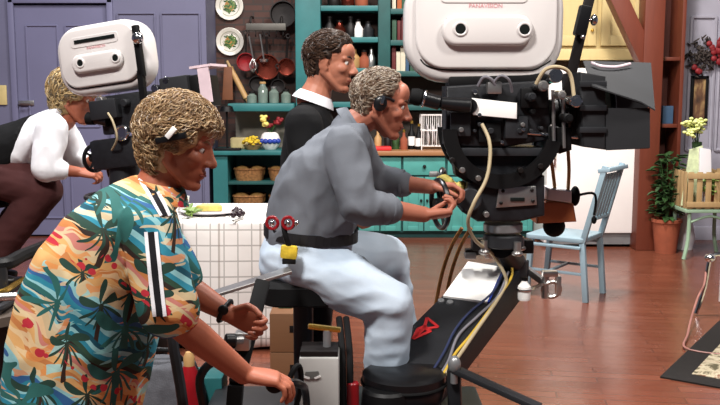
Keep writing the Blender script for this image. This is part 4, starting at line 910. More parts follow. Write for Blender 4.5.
# ---- woman in tropical shirt
def woman():
    Y = 2.35; p = lambda x, y, dy=0: P(x, y, Y+dy); sc = 372.
    root = person('person', 'curly-haired woman in colourful tropical print shirt leaning over the dolly handles', (P(60, 400, Y).x, Y, 0)); s = .95
    R = frame((1, -.12, -.32), (.32, 0, 1)); hc = p(179, 143); B = Blob(); T = head(B, hc, R, s); nb = p(156, 194)
    B.chain([T(-.03, 0, -.05), mid(T(-.03, 0, -.05), nb, .5), nb], [.055, .054, .07])
    shN, elN, wrN = p(151, 226, -.17), p(171, 316, -.2), p(244, 374, -.06); shF, elF, wrF = p(146, 224, .2), p(180, 284, .25), p(230, 314, .22)
    B.chain([shN, mid(shN, elN, .5), elN, mid(elN, wrN, .35), wrN], [.042, .045, .041, .042, .029]); B.chain([shF, elF, mid(elF, wrF, .35), wrF], [.042, .042, .042, .028])
    hand(B, wrN, (1, .1, -.18), (.15, .1, -1), 1, (.35, .75, .55), .98, .9); hand(B, wrF, (.75, -.1, -.25), (.2, -.9, -.2), -1, (.7, 1.1, .8), .95, .9)
    hipc = V((p(78, 405).x, Y, .70)); B.loft([(hipc, (.12, 0, 0), (0, .15, 0)), (p(98, 320), (.11, 0, 0), (0, .12, 0)), (p(125, 235), (.1, 0, 0), (0, .13, 0)), (nb, (.05, 0, 0), (0, .08, 0))], 20)
    B.chain([shN, p(136, 222), shF], [.038, .045, .038])
    legs = []
    for d in (-1, 1):
        hip = hipc+V((0.02, d*.1, -.03)); kn = hipc+V((.06, d*.24, -.3)); an = V((kn.x-.12, Y+d*.29, .1)); legs.append((hip, kn, an)); B.chain((hip, kn, an), [.065, .05, .036])
    part(B.fuse(.0045, 3), 'body', sk_c, root, smooth=80)
    B = Blob(); S = []
    for (x, y, hd, hw, tl) in ((66, 440, 66, .225, .1), (70, 415, 68, .23, .12), (76, 385, 68, .225, .15), (84, 345, 70, .22, .2), (93, 305, 68, .215, .28), (106, 265, 60, .21, .36), (123, 230, 48, .2, .42), (138, 206, 34, .175, .5), (149, 190, 22, .11, .55)):
        S.append((p(x, y), V((hd/sc, 0, -tl*hd/sc)), V((0, hw, 0))))
    B.loft(S, 36, 2.25, .3)
    for sh, el in ((shN, elN), (shF, elF)): B.chain([mid(sh, el, -.02), mid(sh, el, .45), mid(sh, el, .9)], [.074, .078, .078], 22)
    ob = B.fuse(.0075, 5, wrinkle(.008, 7.5, (1.1, 1, .8), 41)); sh = part(ob, 'shirt', f_haw, root, smooth=80)
    # striped collar band and sleeve stripe
    c = mid(nb, T(-.03, 0, -.05), .25); ax = (T(-.03, 0, -.05)-nb).normalized()
    B = MB(); B.lathe([(.082, -.015), (.073, .008), (.066, .032), (.071, .034), (.083, .012), (.094, -.013)], nb, ax, 30); part(B, 'collar', f_haw, sh)
    from mathutils.bvhtree import BVHTree
    bv = BVHTree.FromPolygons(ob.v, ob.f)
    def ribbon(path, wpx, m, nm):
        pts = catmull([V((x, y, 0)) for x, y in path], 8); L = []; Rr = []
        for i, q in enumerate(pts):
            t = (pts[min(i+1, len(pts)-1)]-pts[max(i-1, 0)]).normalized(); n = V((-t.y, t.x, 0))*wpx/2
            hs = [bv.ray_cast(EYE, ray(*((q+n*k)[:2])).normalized()) for k in (-1, 1)]
            if hs[0][0] is None or hs[1][0] is None: continue
            L.append(hs[0]); Rr.append(hs[1])
        B = MB(); m2 = len(L); vs = [h[0]+h[1]*o for o in (.0035, -.004) for S_ in (L, Rr) for h in S_]; fs = []
        for i in range(m2-1): a, e, f, g = i, m2+i, 2*m2+i, 3*m2+i; fs += [(a, a+1, e+1, e), (f, g, g+1, f+1), (a, f, f+1, a+1), (e, e+1, g+1, g)]
        fs += [(0, m2, 3*m2, 2*m2), (m2-1, 3*m2-1, 4*m2-1, 2*m2-1)]
        B.add(vs, fs); part(B, nm, m, sh)
    for dx, w, m in ((-5, 3.5, f_white), (0, 6, f_dark), (5, 3.5, f_white)):
        ribbon([(151+dx, 232), (154+dx, 262), (157+dx, 290), (160+dx, 316)], w, m, 'sleeve_stripe')
        ribbon([(143+dx*.8, 178-dx*.3), (152+dx*.8, 192-dx*.3), (160+dx*.8, 206-dx*.3), (165+dx*.8, 216)], w*.8, m, 'collar_stripe')
    trousers(root, f_tan, (hipc, .16, .2), legs, 51, (.1, .08, .07))
    for l in legs: shoe(root, l[2], (1, 0), .002)
    B = MB(); d = (V(wrF)-V(elF)); B.torus(mid(elF, wrF, .9), d, .034, .008, 22, 6, 1.0); B.ell(mid(elF, wrF, .9)+V((0, -.034, .012)), (.016, .008, .016)); part(B, 'wristwatch', m_black, root)
    def mask(q): return (q.z > .06 and q.x < .095) or (q.x < .05 and q.z > .025) or (q.x < .03 and q.z > -.01) or (q.x < -.015 and q.z > -.095)
    hair(T, R, s, mask, root, hair_b, 8, .026, 6000, .036, .0014, .006, .012, (-.7, 0, -.4)); face_parts(T, R, s, root, m_iris, hair_b[1], FM)
    B = MB(); B.beam(T(-.03, -.104, -.002), T(.045, -.1, .04), .03, .016, bev=.003); hs = part(B, 'hair_clip', m_blackp, root); B = MB(); B.beam(T(.0, -.121, .018), T(.014, -.121, .05), .01, .014, bev=.002); part(B, 'clip_plate', m_paper, hs)  # white slip on the black clip is a painted highlight
woman()
# ---- distant camera operator in white shirt
def whiteman():
    Y = 5.1; p = lambda x, y, dy=0: P(x, y, Y+dy); k = 170.
    root = person('person', 'person in white shirt and maroon trousers bending behind the far white-magazine camera', (P(0, 190, Y).x, Y, .3)); s = 1.2
    R = frame((1, -.1, -.3), (.3, 0, 1)); hc = p(75, 97); B = Blob(); T = head(B, hc, R, s); nb = p(63, 119)
    B.chain([T(-.025, 0, -.05), nb], [.06, .075])
    shN, elN, wrN = p(52, 130, -.18), p(46, 168, -.24), p(78, 172, -.2); shF, elF, wrF = p(60, 128, .2), p(78, 160, .24), p(98, 162, .1)
    B.chain([shN, elN, wrN], [.05, .044, .03]); B.chain([shF, elF, wrF], [.05, .044, .03]); B.chain([shN, p(48, 134), shF], [.05, .07, .05])
    hand(B, wrN, (1, .15, -.1), (.1, .5, -.8), 1, (.6, 1, .7)); hand(B, wrF, (1, -.2, -.1), (0, -.4, -.9), -1, (.6, 1, .7))
    hipc = p(-8, 160); B.loft([(hipc, (.05, 0, .09), (0, .14, 0)), (p(25, 145), (.05, 0, .09), (0, .13, 0)), (p(52, 130), (.04, 0, .07), (0, .13, 0))], 20)
    legs = [(p(-4, 176, -.1), p(44, 190, -.14), p(-16, 268, -.12)), (p(-2, 172, .12), p(40, 188, .16), p(-14, 262, .16))]
    for l in legs: B.chain(l, [.06, .05, .036])
    part(B.fuse(.005, 3), 'body', sk_c, root, smooth=80)
    B = Blob(); S = []
    for (x, y, h, w) in ((14, 152, 34, .19), (30, 145, 33, .2), (46, 136, 30, .21), (56, 127, 22, .18), (62, 121, 15, .1)): S.append((p(x, y), V((.35*h/k, 0, .93*h/k)), V((0, w, 0))))
    B.loft(S, 32, 2.2, .3)
    for sh, el, wr in ((shN, elN, wrN), (shF, elF, wrF)): B.chain([sh, el], [.092, .077], 20); B.chain([el, mid(el, wr, .4)], [.074, .06], 20)
    part(B.fuse(.0085, 5, wrinkle(.009, 8, (1, 1, .8), 61)), 'shirt', f_white, root, smooth=80)
    B = Blob(); B.loft([(p(-6, 157), V((.06, 0, .19)), V((0, .19, 0))), (p(10, 153), V((.06, 0, .192)), V((0, .205, 0))), (p(26, 146), V((.06, 0, .186)), V((0, .21, 0)))], 32, 2.3, .1)
    part(B.fuse(.009, 3, wrinkle(.004, 9, (1, 1, 1), 5)), 'kidney_belt', f_black, root, 'black waist belt', smooth=80)
    trousers(root, f_maroon, (hipc+V((0, 0, -.05)), .17, .2), legs, 71, (.125, .105, .09))
    for l in legs: shoe(root, l[2], (1, 0), l[2].z-.1)
    def mask(q): return (q.z > .05 and q.x < .08) or (q.x < .04 and q.z > .0) or (q.x < -.01 and q.z > -.11)
    hair(T, R, s, mask, root, hair_y, 9, .028, 1500, .055, .0028, .006, .014, (-.6, 0, -.7)); face_parts(T, R, s, root, m_iris, hair_y[2], FM)
    return hipc, legs
wm_hip, wm_legs = whiteman()
# ------------------------------------------------------------------ film cameras
m_mag = M('white_camera_enamel', '#d6d1ce', .28, var=.02, scale=3, coat=.2)
m_hole = M('hub_hole_black', '#0c1210', .4); m_redink = M('red_print', '#cf9093', .6); m_pinkw = M('pale_pink_plastic', '#d9c3c9', .5)
m_crackle = M('crackle_black', '#15161a', .5, var=.3, scale=40, bump=.4, bscale=300); m_flag = M('matte_box_black', '#1b1c1f', .75, var=.12, scale=6)
m_cab_w = M('beige_cable_sheath', '#b5a584', .5, var=.1); m_cab_y = M('yellow_cable_sheath', '#c9a63a', .5); m_cab_o = M('orange_hose', '#9c6a34', .5); m_cab_b = M('blue_cable_sheath', '#2b3352', .5); m_cab_g = M('grey_cable_sheath', '#77757c', .5)
m_rubber = M('black_rubber', '#0b0b0c', .75, spec=.2)
def text(s, T3, ax, up, size, mat, parent, name):
    cu = bpy.data.curves.new('t', 'FONT'); cu.body = s; cu.size = size; cu.align_x = 'CENTER'; cu.align_y = 'CENTER'; cu.extrude = .0008
    o = bpy.data.objects.new('t', cu); C.objects.link(o); bpy.context.view_layer.update(); dg = bpy.context.evaluated_depsgraph_get()
    me = bpy.data.meshes.new_from_object(o.evaluated_get(dg)); bpy.data.objects.remove(o)
    x = V(ax).normalized(); z = x.cross(V(up)).normalized(); y = z.cross(x); R = Matrix((x, y, z)).transposed().to_4x4(); R.translation = V(T3)-rootloc(parent); me.transform(R); me.name = name
    return link(me, name, mat, parent)
def magazine(c, ux, uz, L, H, Tk, root):
    ux = V(ux).normalized(); uy = ux.cross(V(uz)).normalized()*-1; uz = ux.cross(uy)*1
    if uz.z < 0: uz = -uz
    if uy.y < 0: uy = -uy                      # uy points away from the viewer's side
    T = lambda u, w, v=0: V(c)+ux*u*L+uz*w*H-uy*v     # v: out towards the operator side
    def plate(o2, v0, v1, bev, seg=4): b = MB(); b.prism([T(u, w, v0) for u, w in o2], -uy*(v1-v0), bev, seg); return b
    def rr_(u0, u1, w0, w1, r, k=8):
        return [(x/L, z/H) for x, z in rrect(u0*L, u1*L, w0*H, w1*H, r, k)]
    b = plate(rr_(-.5, .5, -.5, .5, .37*H), -Tk/2, Tk/2-.02, .035, 5); mg = part(b, 'film_magazine', m_mag, root)
    b = plate(rr_(-.435, .45, -.385, .45, .27*H), Tk/2-.0215, Tk/2, .012, 3); part(b, 'magazine_cover', m_mag, mg)
    g = [T(u, w, Tk/2-.019) for u, w in ((-.40, -.30), (-.37, -.345), (-.31, -.38), (-.2, -.395), (.0, -.397), (.25, -.397), (.33, -.385), (.42, -.31))]; b = MB(); b.tube(g, .0032, 6, 4); part(b, 'cover_gasket', m_hole, mg)
    b = plate(rr_(-.275, .295, -.19, .08, .133*H), Tk/2-.002, Tk/2+.032, .018, 4); hb = part(b, 'hub_cover', m_mag, mg)
    for u in (-.16, .235):
        b = MB(); q = T(u, -.045-(.005 if u > 0 else 0), Tk/2+.0325); b.torus(q, uy, .021*L/.66+.004, .006, 24, 8); part(b, 'hub_ring', m_mag, hb); b = MB(); b.cyl(q-uy*.001, q-uy*.0045, .021*L/.66, n=24); part(b, 'hub_hole', m_hole, hb)
    b = plate(rr_(-.28, .26, .16+.02, .33, .02, 3), Tk/2-.001, Tk/2+.004, .002, 1); part(b, 'latch_plate', m_mag, mg)
    b = MB(); b.prism([T(u, w, Tk/2+.0035) for u, w in ((-.1-.13, .24), (.225, .24), (.225, .29), (-.1-.13, .29))], -uy*.005, .0); part(b, 'latch_slot', m_hole, mg)
    text('PANAVISION', T(-.0, .155, Tk/2+.001), ux, uz, .024*L/.66, m_redink, mg, 'red_lettering')
    return T, mg
def film_camera():
    Y = 3.75; p = lambda x, y, dy=0: P(x, y, Y+dy); k = 869/Y
    root = thing('film_camera', 'large white-magazine film camera in the foreground with black body and matte box', 'film camera', p(500, 148))
    magazine(p(482, 26), (1, 0, 0), (0, 0, 1), .664, .475, .2, root)
    b = MB()
    b.prism([p(x, y, -.09) for x, y in ((446, 86), (548, 80), (552, 140), (500, 148), (446, 146))], (0, .19, 0), .01); body = part(b, 'camera_body', m_crackle, root)
    b = MB(); b.beam(p(447, 82), p(548, 79), .16, .05, bev=.01); part(b, 'magazine_mount', m_black, root)
    for (x0, x1, y0, y1, d, m, n) in ((450, 470, 112, 136, .03, m_dgrey, 'side_door'), (478, 500, 122, 142, .025, m_black, 'motor_cover'), (504, 526, 116, 138, .04, m_dgrey, 'gear_box'), (520, 546, 88, 108, .03, m_black, 'film_gate_cover')):
        b = MB(); a = p(x0, y0, -.09); e = p(x1, y1, -.09); b.bx(a.x, e.x, a.y-d, a.y, e.z, a.z, .006); part(b, n, m, body)
    rnd2 = random.Random(4)
    for i in range(16):
        x = rnd2.uniform(452, 545); y = rnd2.choice((90, 112, 128, 140))+rnd2.uniform(-4, 4); b = MB(); q = p(x, y, -.09); r = rnd2.uniform(.007, .014); b.cyl(q, q+V((0, -.045-.02*rnd2.random(), 0)), r, n=12, bev=.002); part(b, 'control_knob', rnd2.choice((m_chrome, m_black, m_dgrey, m_steel)), body)
    a = p(472, 98, -.19); b = MB(); b.prism([p(x, y, -.145) for x, y in ((472, 98), (517, 103), (517, 119), (473, 115))], (0, .012, 0), .002); part(b, 'white_slate_plate', m_paper, root, 'white blank plate')
    b = MB(); b.beam(p(495, 109, -.135), p(495, 109, -.085), .02, .02); part(b, 'plate_bracket', m_black, root)
    # viewfinder
    vf = MB(); pts = [p(421, 98, -.16), p(440, 103, -.16), p(470, 106, -.15)]
    vf.cyl(pts[0], pts[1], .03, .03, bev=.004); vf.cyl(pts[1], pts[2], .026, .034, bev=.004); vf.cyl(pts[2], p(474, 107, -.05), .03); v = part(vf, 'viewfinder_tube', m_blackp, root)
    b = MB(); b.lathe([(.02, 0), (.034, 0), (.036, .02), (.03, .045), (.024, .045), (.02, .02)], p(421, 98, -.16), (p(412, 96, -.16)-p(421, 98, -.16))); part(b, 'eyecup', m_rubber, v)
    b = MB(); b.torus(p(424, 98.8, -.16), pts[1]-pts[0], .031, .006, 24, 8); part(b, 'focus_ring', m_chrome, v)
    # small electronics on top, cables
    b = MB(); b.tube([p(478, 86, -.13), p(484, 77, -.15), p(492, 80, -.15), p(497, 90, -.13)], .007, 8, 5); b.tube([p(490, 88, -.13), p(500, 76, -.16), p(509, 80, -.16), p(512, 92, -.13)], .006, 8, 5); part(b, 'power_lead', m_cab_g, root)
    b = MB(); b.box(p(494, 88, -.12), (.06, .05, .05), bev=.008); part(b, 'connector_block', m_steel, root)
    # lens, motors, rods
    a, e = p(548, 112), p(582, 113); b = MB(); b.cyl(a, a+(e-a)*.35, .055, bev=.004); b.cyl(a+(e-a)*.3, a+(e-a)*.7, .07, bev=.004); b.cyl(a+(e-a)*.68, e, .06, .075, bev=.004); ln = part(b, 'lens', m_black, root)
    for f, r in ((.28, .061), (.5, .075), (.66, .075)): b = MB(); b.torus(a+(e-a)*f, (1, 0, 0), r, .005, 30, 6); part(b, 'lens_ring', m_chrome if f == .5 else m_dgrey, ln)
    for q, r, h, m in ((p(553, 76, -.12), .03, .06, m_chrome), (p(541, 86, -.14), .022, .05, m_steel), (p(573, 101, -.14), .026, .06, m_chrome), (p(560, 95, -.15), .018, .04, m_steel), (p(530, 97, -.15), .018, .05, m_dgrey), (p(566, 118, -.14), .02, .05, m_black)):
        b = MB(); b.cyl(q+V((0, .06, 0)), q+V((0, -h, .0)), r, n=18, bev=.004); b.cyl(q+V((0, -h, 0)), q+V((0, -h-.012, 0)), r*.5, n=12); part(b, 'lens_motor', m, root)
    b = MB(); b.tube([p(536, 84, -.18), p(545, 70, -.2), p(558, 67, -.2), p(570, 74, -.18), p(574, 96, -.19)], .008, 8, 5); part(b, 'motor_lead', m_cab_w, root)
    for dy in (-.09, .09): b = MB(); b.cyl(p(505, 131, dy), p(606, 140, dy), .008, n=10); part(b, 'support_rod', m_chrome, root)
    b = MB(); b.prism([p(x, y, -.1) for x, y in ((548, 126), (572, 128), (572, 150), (560, 154), (548, 148))], (0, .2, 0), .006); part(b, 'lens_support', m_black, root)
    for x in (553, 563): b = MB(); q = p(x, 112, -.14); b.cyl(p(x, 90, -.11), p(x+1, 148, -.11), .008, n=8); part(b, 'upright_rod', m_steel, root)
    # matte box
    mx = MB(); mx.prism([p(x, y, -.16) for x, y in ((580, 72), (606, 76), (606, 150), (583, 147))], (0, .34, 0), .008); mb = part(mx, 'matte_box', m_flag, root)
    for z, n in ((84, 'stage'), (108, 'stage'), (130, 'stage')): b = MB(); a = p(580, z, -.175); b.bx(a.x, a.x+.11, a.y, a.y+.02, a.z-.012, a.z+.012, .003); part(b, 'filter_stage', m_dgrey, mb)
    b = MB(); b.prism([p(583, 62, .2), p(651, 64, .2), p(655, 111, -.24), p(641, 103, -.24), p(592, 87, -.2)], (0, .0, .006), 0); part(b, 'top_flag', m_flag, mb)
    b = MB(); b.prism([p(606, 108, -.16), p(650, 108, -.22), p(650, 148, -.22), p(606, 150, -.16)], (0, .008, 0), 0); part(b, 'side_flag', m_flag, mb)
    b = MB(); b.prism([p(606, 74, .18), p(648, 70, .22), p(648, 142, .22), p(606, 140, .18)], (0, .008, 0), 0); part(b, 'side_flag', m_flag, mb)
    b = MB(); b.prism([p(606, 149, -.16), p(649, 147, -.215), p(649, 140, .2), p(606, 140, .18)], (0, 0, -.006), 0); part(b, 'bottom_flag', m_flag, mb)
    b = MB(); b.cyl(p(605, 110), p(607, 110), .1, n=30); b.torus(p(607, 110), (1, 0, 0), .1, .012, 30, 8); part(b, 'front_lens', m_hole, mb)
    b = MB(); b.tube([p(592, 63, .1), p(600, 66, .05), p(616, 67, .05), p(630, 64, .1)], .007, 8, 4); part(b, 'flag_cord', m_pinkw, mb)
    # leaning bracket arm above lens
    b = MB(); b.beam(p(566, 96, .0), p(591, -8, .0), .03, .04, bev=.004); ac = part(b, 'bracket_arm', m_iron, root); b = MB(); b.beam(p(579, 36, -.03), p(586, 6, -.03), .05, .05, bev=.008); part(b, 'arm_clamp', m_blackp, ac)
    b = MB(); q = p(594, 20, -.03); b.ell(q, (.016, .016, .024)); b.cyl(q, p(584, 20, -.03), .008); part(b, 'clamp_knob', m_chrome, ac); b = MB(); b.ell(p(583, 37, -.06), (.01, .01, .01)); part(b, 'clamp_screw', m_chrome, ac)
    # front accessory pouch
    b = MB(); b.prism([p(x, y, .06) for x, y in ((538, 201), (574, 204), (577, 222), (537, 224))], (0, .16, 0), .01); po = part(b, 'leather_pouch', m_leather, root, 'tan leather pouch')
    b = MB(); b.prism([p(x, y, .05) for x, y in ((548, 188), (572, 191), (572, 203), (547, 200))], (0, .16, 0), .008); part(b, 'white_battery', m_offw, root, 'white box on the pouch')
    b = MB(); b.ell(p(554, 226, .13), (.05, .05, .05)); part(b, 'hanging_mic_ball', m_rubber, root); b = MB(); b.ell(p(575, 196, .1), (.022, .03, .045)); part(b, 'cable_plug', m_rubber, root)
    b = MB(); b.tube([p(548, 146, .05), p(552, 165, .05), p(555, 190, .08)], .008, 8, 3); b.tube([p(568, 150, .05), p(569, 170, .05), p(568, 190, .08)], .008, 8, 3); part(b, 'pouch_bracket', m_tan, root)
    b = MB(); b.tube([p(575, 196, .1), p(592, 193, .1), p(596, 200, .1), p(594, 215, .1)], .006, 8, 4); b.ell(p(594, 220, .1), (.012, .012, .018)); part(b, 'hanging_lead', m_rubber, root)
    return p
pc = film_camera()
def arcplate(b, c, r0, r1, a0, a1, y0, y1, n=20):
    o = [c+V((r1*math.cos(a0+(a1-a0)*i/n), 0, r1*math.sin(a0+(a1-a0)*i/n))) for i in range(n+1)]+[c+V((r0*math.cos(a1-(a1-a0)*i/n), 0, r0*math.sin(a1-(a1-a0)*i/n))) for i in range(n+1)]
    b.prism([V((q.x, c.y+y0, q.z)) for q in o], (0, y1-y0, 0), 0)
def handwheel(q, axis, r, root, name):
    b = MB(); b.torus(q, axis, r, .011, 32, 10); w = part(b, name, m_blackp, root); d = V(axis).normalized(); a = d.orthogonal().normalized(); e = d.cross(a); b = MB()
    b.cyl(q-d*.025, q+d*.025, .026, n=16, bev=.003)
    for i in range(4): t = i*PI/2+.4; b.cyl(q, q+(a*math.cos(t)+e*math.sin(t))*r, .007, n=8)
    part(b, 'spokes', m_black, w)
    b = MB(); h = q+a*r; b.cyl(h, h-d*.045, .009, n=10); b.cyl(h-d*.03, h-d*.07, .013, n=10, bev=.003); part(b, 'crank_knob', m_steel, w)
def geared_head():
    Y = 3.75; p = lambda x, y, dy=0: P(x, y, Y+dy); root = thing('geared_head', 'black geared camera head with two hand wheels under the foreground film camera', 'camera head', p(503, 232))
    b = MB(); b.cyl(p(503, 231.5), p(503, 222), .085, bev=.006); part(b, 'base_plate', m_grey, root)
    b = MB(); b.prism([p(x, y, -.1) for x, y in ((468, 182), (545, 176), (545, 216), (520, 222), (478, 222), (462, 212))], (0, .2, 0), .012); hs = part(b, 'gear_housing', m_crackle, root)
    b = MB(); b.prism([p(x, y, -.112) for x, y in ((499, 187), (536, 186), (537, 205), (496, 208))], (0, .013, 0), .003); pl = part(b, 'name_plate', m_steel, hs, 'silver plate')
    for x, y in ((503, 191), (532, 190), (501, 203), (533, 201)): b = MB(); q = p(x, y, -.115); b.ell(q, (.008, .004, .008), None, 10, 8); part(b, 'screw', m_iron, pl)
    b = MB(); q = p(517.5, 199.5, -.114); b.box(q, (.06, .006, .017), bev=.002); part(b, 'plate_mark', m_hole, pl)
    c = p(498, 128)
    for y0, y1 in ((-.13, -.1), (.1, .13)): b = MB(); arcplate(b, c, .19, .25, PI*1.0, PI*1.93, y0, y1); part(b, 'tilt_cradle', m_black, root)
    b = MB(); arcplate(b, c, .2, .235, PI*1.02, PI*1.9, -.1, .1); part(b, 'tilt_rack', m_iron, root)
    b = MB(); b.beam(p(448, 150.5), p(552, 150.5), .2, .035, bev=.006); part(b, 'top_plate', m_dgrey, root)
    b = MB(); b.prism([p(x, y, -.06) for x, y in ((452, 152), (546, 152), (542, 178), (528, 184), (470, 184), (456, 176))], (0, .12, 0), .006); part(b, 'tilt_housing', m_crackle, root)
    b = MB(); b.cyl(p(470, 200, -.1), p(470, 200, -.14), .05, bev=.006); part(b, 'gear_selector', m_dgrey, hs)
    b = MB(); b.cyl(p(468, 200), p(443, 202, -.15), .02); b.cyl(p(468, 195), p(444, 190, .15), .018); part(b, 'wheel_shaft', m_dgrey, hs)
    handwheel(p(440, 204, -.17), (1, .28, .05), .1, root, 'pan_wheel'); handwheel(p(443, 188, .17), (1, -.25, .05), .085, root, 'tilt_wheel')
    for x, y in ((452, 160), (462, 170), (478, 178), (520, 170), (540, 166), (486, 214)): b = MB(); q = p(x, y, -.13); b.cyl(q+V((0, .02, 0)), q+V((0, -.02, 0)), .012, n=12, bev=.002); part(b, 'bolt', m_steel if x % 4 else m_iron, root)
    # folded yellow cloth on the far wheel
geared_head()
b = MB(); q = P(449, 181, 3.74)
for i in range(6): b.ell(q+V((-.035+.018*i, .01*(i % 2), .012*math.sin(i*1.3)-.006*i)), (.026, .045, .02), Matrix.Rotation(.3*i, 3, 'Y'), 14, 10)
B2 = Blob(); B2.v = b.v; B2.f = b.f; b = B2.fuse(.006, 3, wrinkle(.004, 30)); single(b, 'cleaning_cloth', m_yelc, 'crumpled pale yellow cloth draped on the geared camera head by the hand wheels', 'cloth', smooth=80)
# ------------------------------------------------------------------ dolly
SL = .394
def PP(px, py, dz=0):     # point on the sloping top of the boom arm
    d = ray(px, py); t = (.634+dz-EYE.z-SL*3.65)/(d.z-SL*d.y); return EYE+d*t
def dolly():
    root = thing('camera_dolly', 'black camera dolly with sloping boom arm, padded seats and white control box', 'camera dolly', (-.05, 3.0, 0))
    # chassis
    b = MB(); b.bx(-.62, .5, 2.5, 3.62, .12, .25, .02); part(b, 'chassis', m_dgrey, root)
    for x in (-.5, .38):
        for y in (2.62, 3.48): b = MB(); b.cyl((x-.035, y, .1), (x+.035, y, .1), .1, n=24, bev=.015); w = part(b, 'wheel', m_rubber, root); b = MB(); b.cyl((x-.04, y, .1), (x+.04, y, .1), .05, n=16); part(b, 'wheel_hub', m_steel, w)
    # boom arm
    nr, nl, fl, fr = PP(419, 396), PP(376, 360), PP(475, 263), PP(529, 259)
    b = MB(); b.prism([nl, nr, fr, fl], (0, 0, -.15), .008, 2); am = part(b, 'boom_arm', m_crackle, root)
    c = (nr+nl)/2+V((-.04, -.08, -.06)); b = MB(); b.cyl(V((c.x, c.y, .24)), c+V((0, 0, .05)), .11, .09, bev=.01); part(b, 'boom_pivot', m_black, root)
    ce = PP(514, 263); b = MB(); top = P(503, 233, 3.75); b.cyl(ce+V((0, 0, -.1)), V((ce.x, ce.y, ce.z+.02)), .06, bev=.01); b.cyl(ce, top+V((0, 0, -.06)), .055); b.cyl(top+V((0, 0, -.06)), top+V((0, 0, -.004)), .09, .085, bev=.006); part(b, 'head_mount', m_dgrey, root)
    for k in range(4): a = k*PI/2+.5; b = MB(); q = top+V((.1*math.cos(a), .1*math.sin(a), -.07)); b.cyl(q, q+V((0, 0, .045)), .016, n=10); b.ell(q-V((0, 0, .005)), (.024, .024, .014)); part(b, 'levelling_screw', m_steel, root)
    for (x, y, w, h, m) in ((478, 244, .06, .05, m_dgrey), (490, 250, .05, .07, m_steel), (470, 255, .05, .03, m_grey), (527, 246, .05, .06, m_black)): b = MB(); b.box(P(x, y, 3.82), (w, .06, h), bev=.008); part(b, 'mount_fitting', m, root)
    b = MB(); b.beam(P(465, 252, 3.82), P(530, 249, 3.82), .04, .03, bev=.004); part(b, 'mount_crossbar', m_iron, root)
    # chrome bracket to the right of the arm's end
    q = P(545, 283, 3.9); b = MB(); b.beam(PP(522, 266, -.06), q, .03, .03, bev=.004); b.cyl(q+V((0, 0, -.07)), q+V((0, 0, .05)), .016, n=12); b.torus(q+V((.03, 0, -.03)), (0, 1, .3), .04, .01, 20, 8); b.box(q+V((.02, 0, .045)), (.07, .05, .025), bev=.006); b.box(q+V((.06, 0, -.01)), (.02, .05, .09), bev=.005); part(b, 'chrome_clamp', m_steel, root)
    b = MB(); b.torus(P(524, 289, 3.74), (0, 0, 1), .032, .004, 22, 6); b.beam(P(524, 289, 3.74)+V((.032, 0, 0)), q, .012, .012); part(b, 'bottle_holder', m_chrome, root)
    # tape marks and discs on the arm
    m = MB()
    def strip(a, e, w=.013):
        a, e = PP(*a, .002), PP(*e, .002); d = (e-a).normalized(); n = V((0, -SL, 1)).normalized(); s2 = d.cross(n)*w/2; m.prism([a-s2, e-s2, e+s2, a+s2], n*.002, 0)
    for tri in (((427, 318), (438, 327), (424, 329)), ((424, 329), (431, 331), (413, 339)), ((413, 339), (418, 329), (426, 326))):
        for i in range(3): strip(tri[i], tri[(i+1) % 3])
    part(m, 'red_tape_mark', m_redp, root, 'red zigzag tape')
    for x, y in ((441, 302), (450, 303.5)): b = MB(); q = PP(x, y); n = V((0, -SL, 1)).normalized(); b.cyl(q-n*.003, q+n*.012, .014, n=16, bev=.002); part(b, 'round_bolt', m_grey, root)
    # operator's seat with tray bar
    c = P(303, 286, 3.4); c.z = .745; b = MB(); b.loft([(c+V((0, 0, -.05)), (.15, 0, 0), (0, .2, 0)), (c+V((0, 0, -.04)), (.17, 0, 0), (0, .215, 0)), (c+V((0, 0, .025)), (.175, 0, 0), (0, .22, 0)), (c+V((0, 0, .045)), (.155, 0, 0), (0, .2, 0))], 36, 4); st = part(b, 'operator_seat', m_rubber, root)
    b = MB(); b.cyl(V((c.x, c.y, .24)), c+V((0, 0, -.05)), .04); b.cyl(c+V((0, 0, -.09)), c+V((0, 0, -.05)), .04, .1); part(b, 'seat_post', m_dgrey, root)
    # flat bar to the left
    b = MB(); b.prism([P(181, 300, 2.9), P(184, 304, 2.82), P(262, 280, 3.0), P(292, 271, 3.06), P(289, 266, 3.12), P(258, 276, 3.06)], (0, 0, -.012), .002, 1); part(b, 'tray_bar', m_steel, root)
    # steering post
    a, e = P(263, 281, 2.88), P(236, 384, 2.7); b = MB(); b.beam(a, e, .05, .045, up=(0, 1, 0), bev=.008); b.beam(e, V((e.x-.03, 2.68, .24)), .05, .045, up=(0, 1, 0), bev=.008); sp = part(b, 'steering_post', m_rubber, root)
    b = MB(); b.box(P(243, 340, 2.74), (.05, .06, .06), bev=.01); b.cyl(P(243, 340, 2.7), P(230, 341, 2.68), .012, n=10); part(b, 'post_clamp', m_steel, sp); b = MB(); b.cyl(P(236, 341, 2.69), P(225, 341, 2.68), .024, n=14, bev=.004); part(b, 'clamp_knob', m_blackp, sp)
    a = P(170, 318, 2.78); b = MB(); b.tube([a, P(174, 350, 2.76), V((P(183, 405, 2.74).x, 2.74, P(183, 405, 2.74).z)), V((P(186, 420, 2.72).x, 2.72, .24))], .018, 8, 3); part(b, 'push_post', m_dgrey, root)
    b = MB(); b.tube([P(203, 405, 2.66), P(200, 378, 2.66), P(214, 362, 2.68), P(238, 366, 2.7)], .014, 8, 5); part(b, 'brake_lever', m_blackp, root)
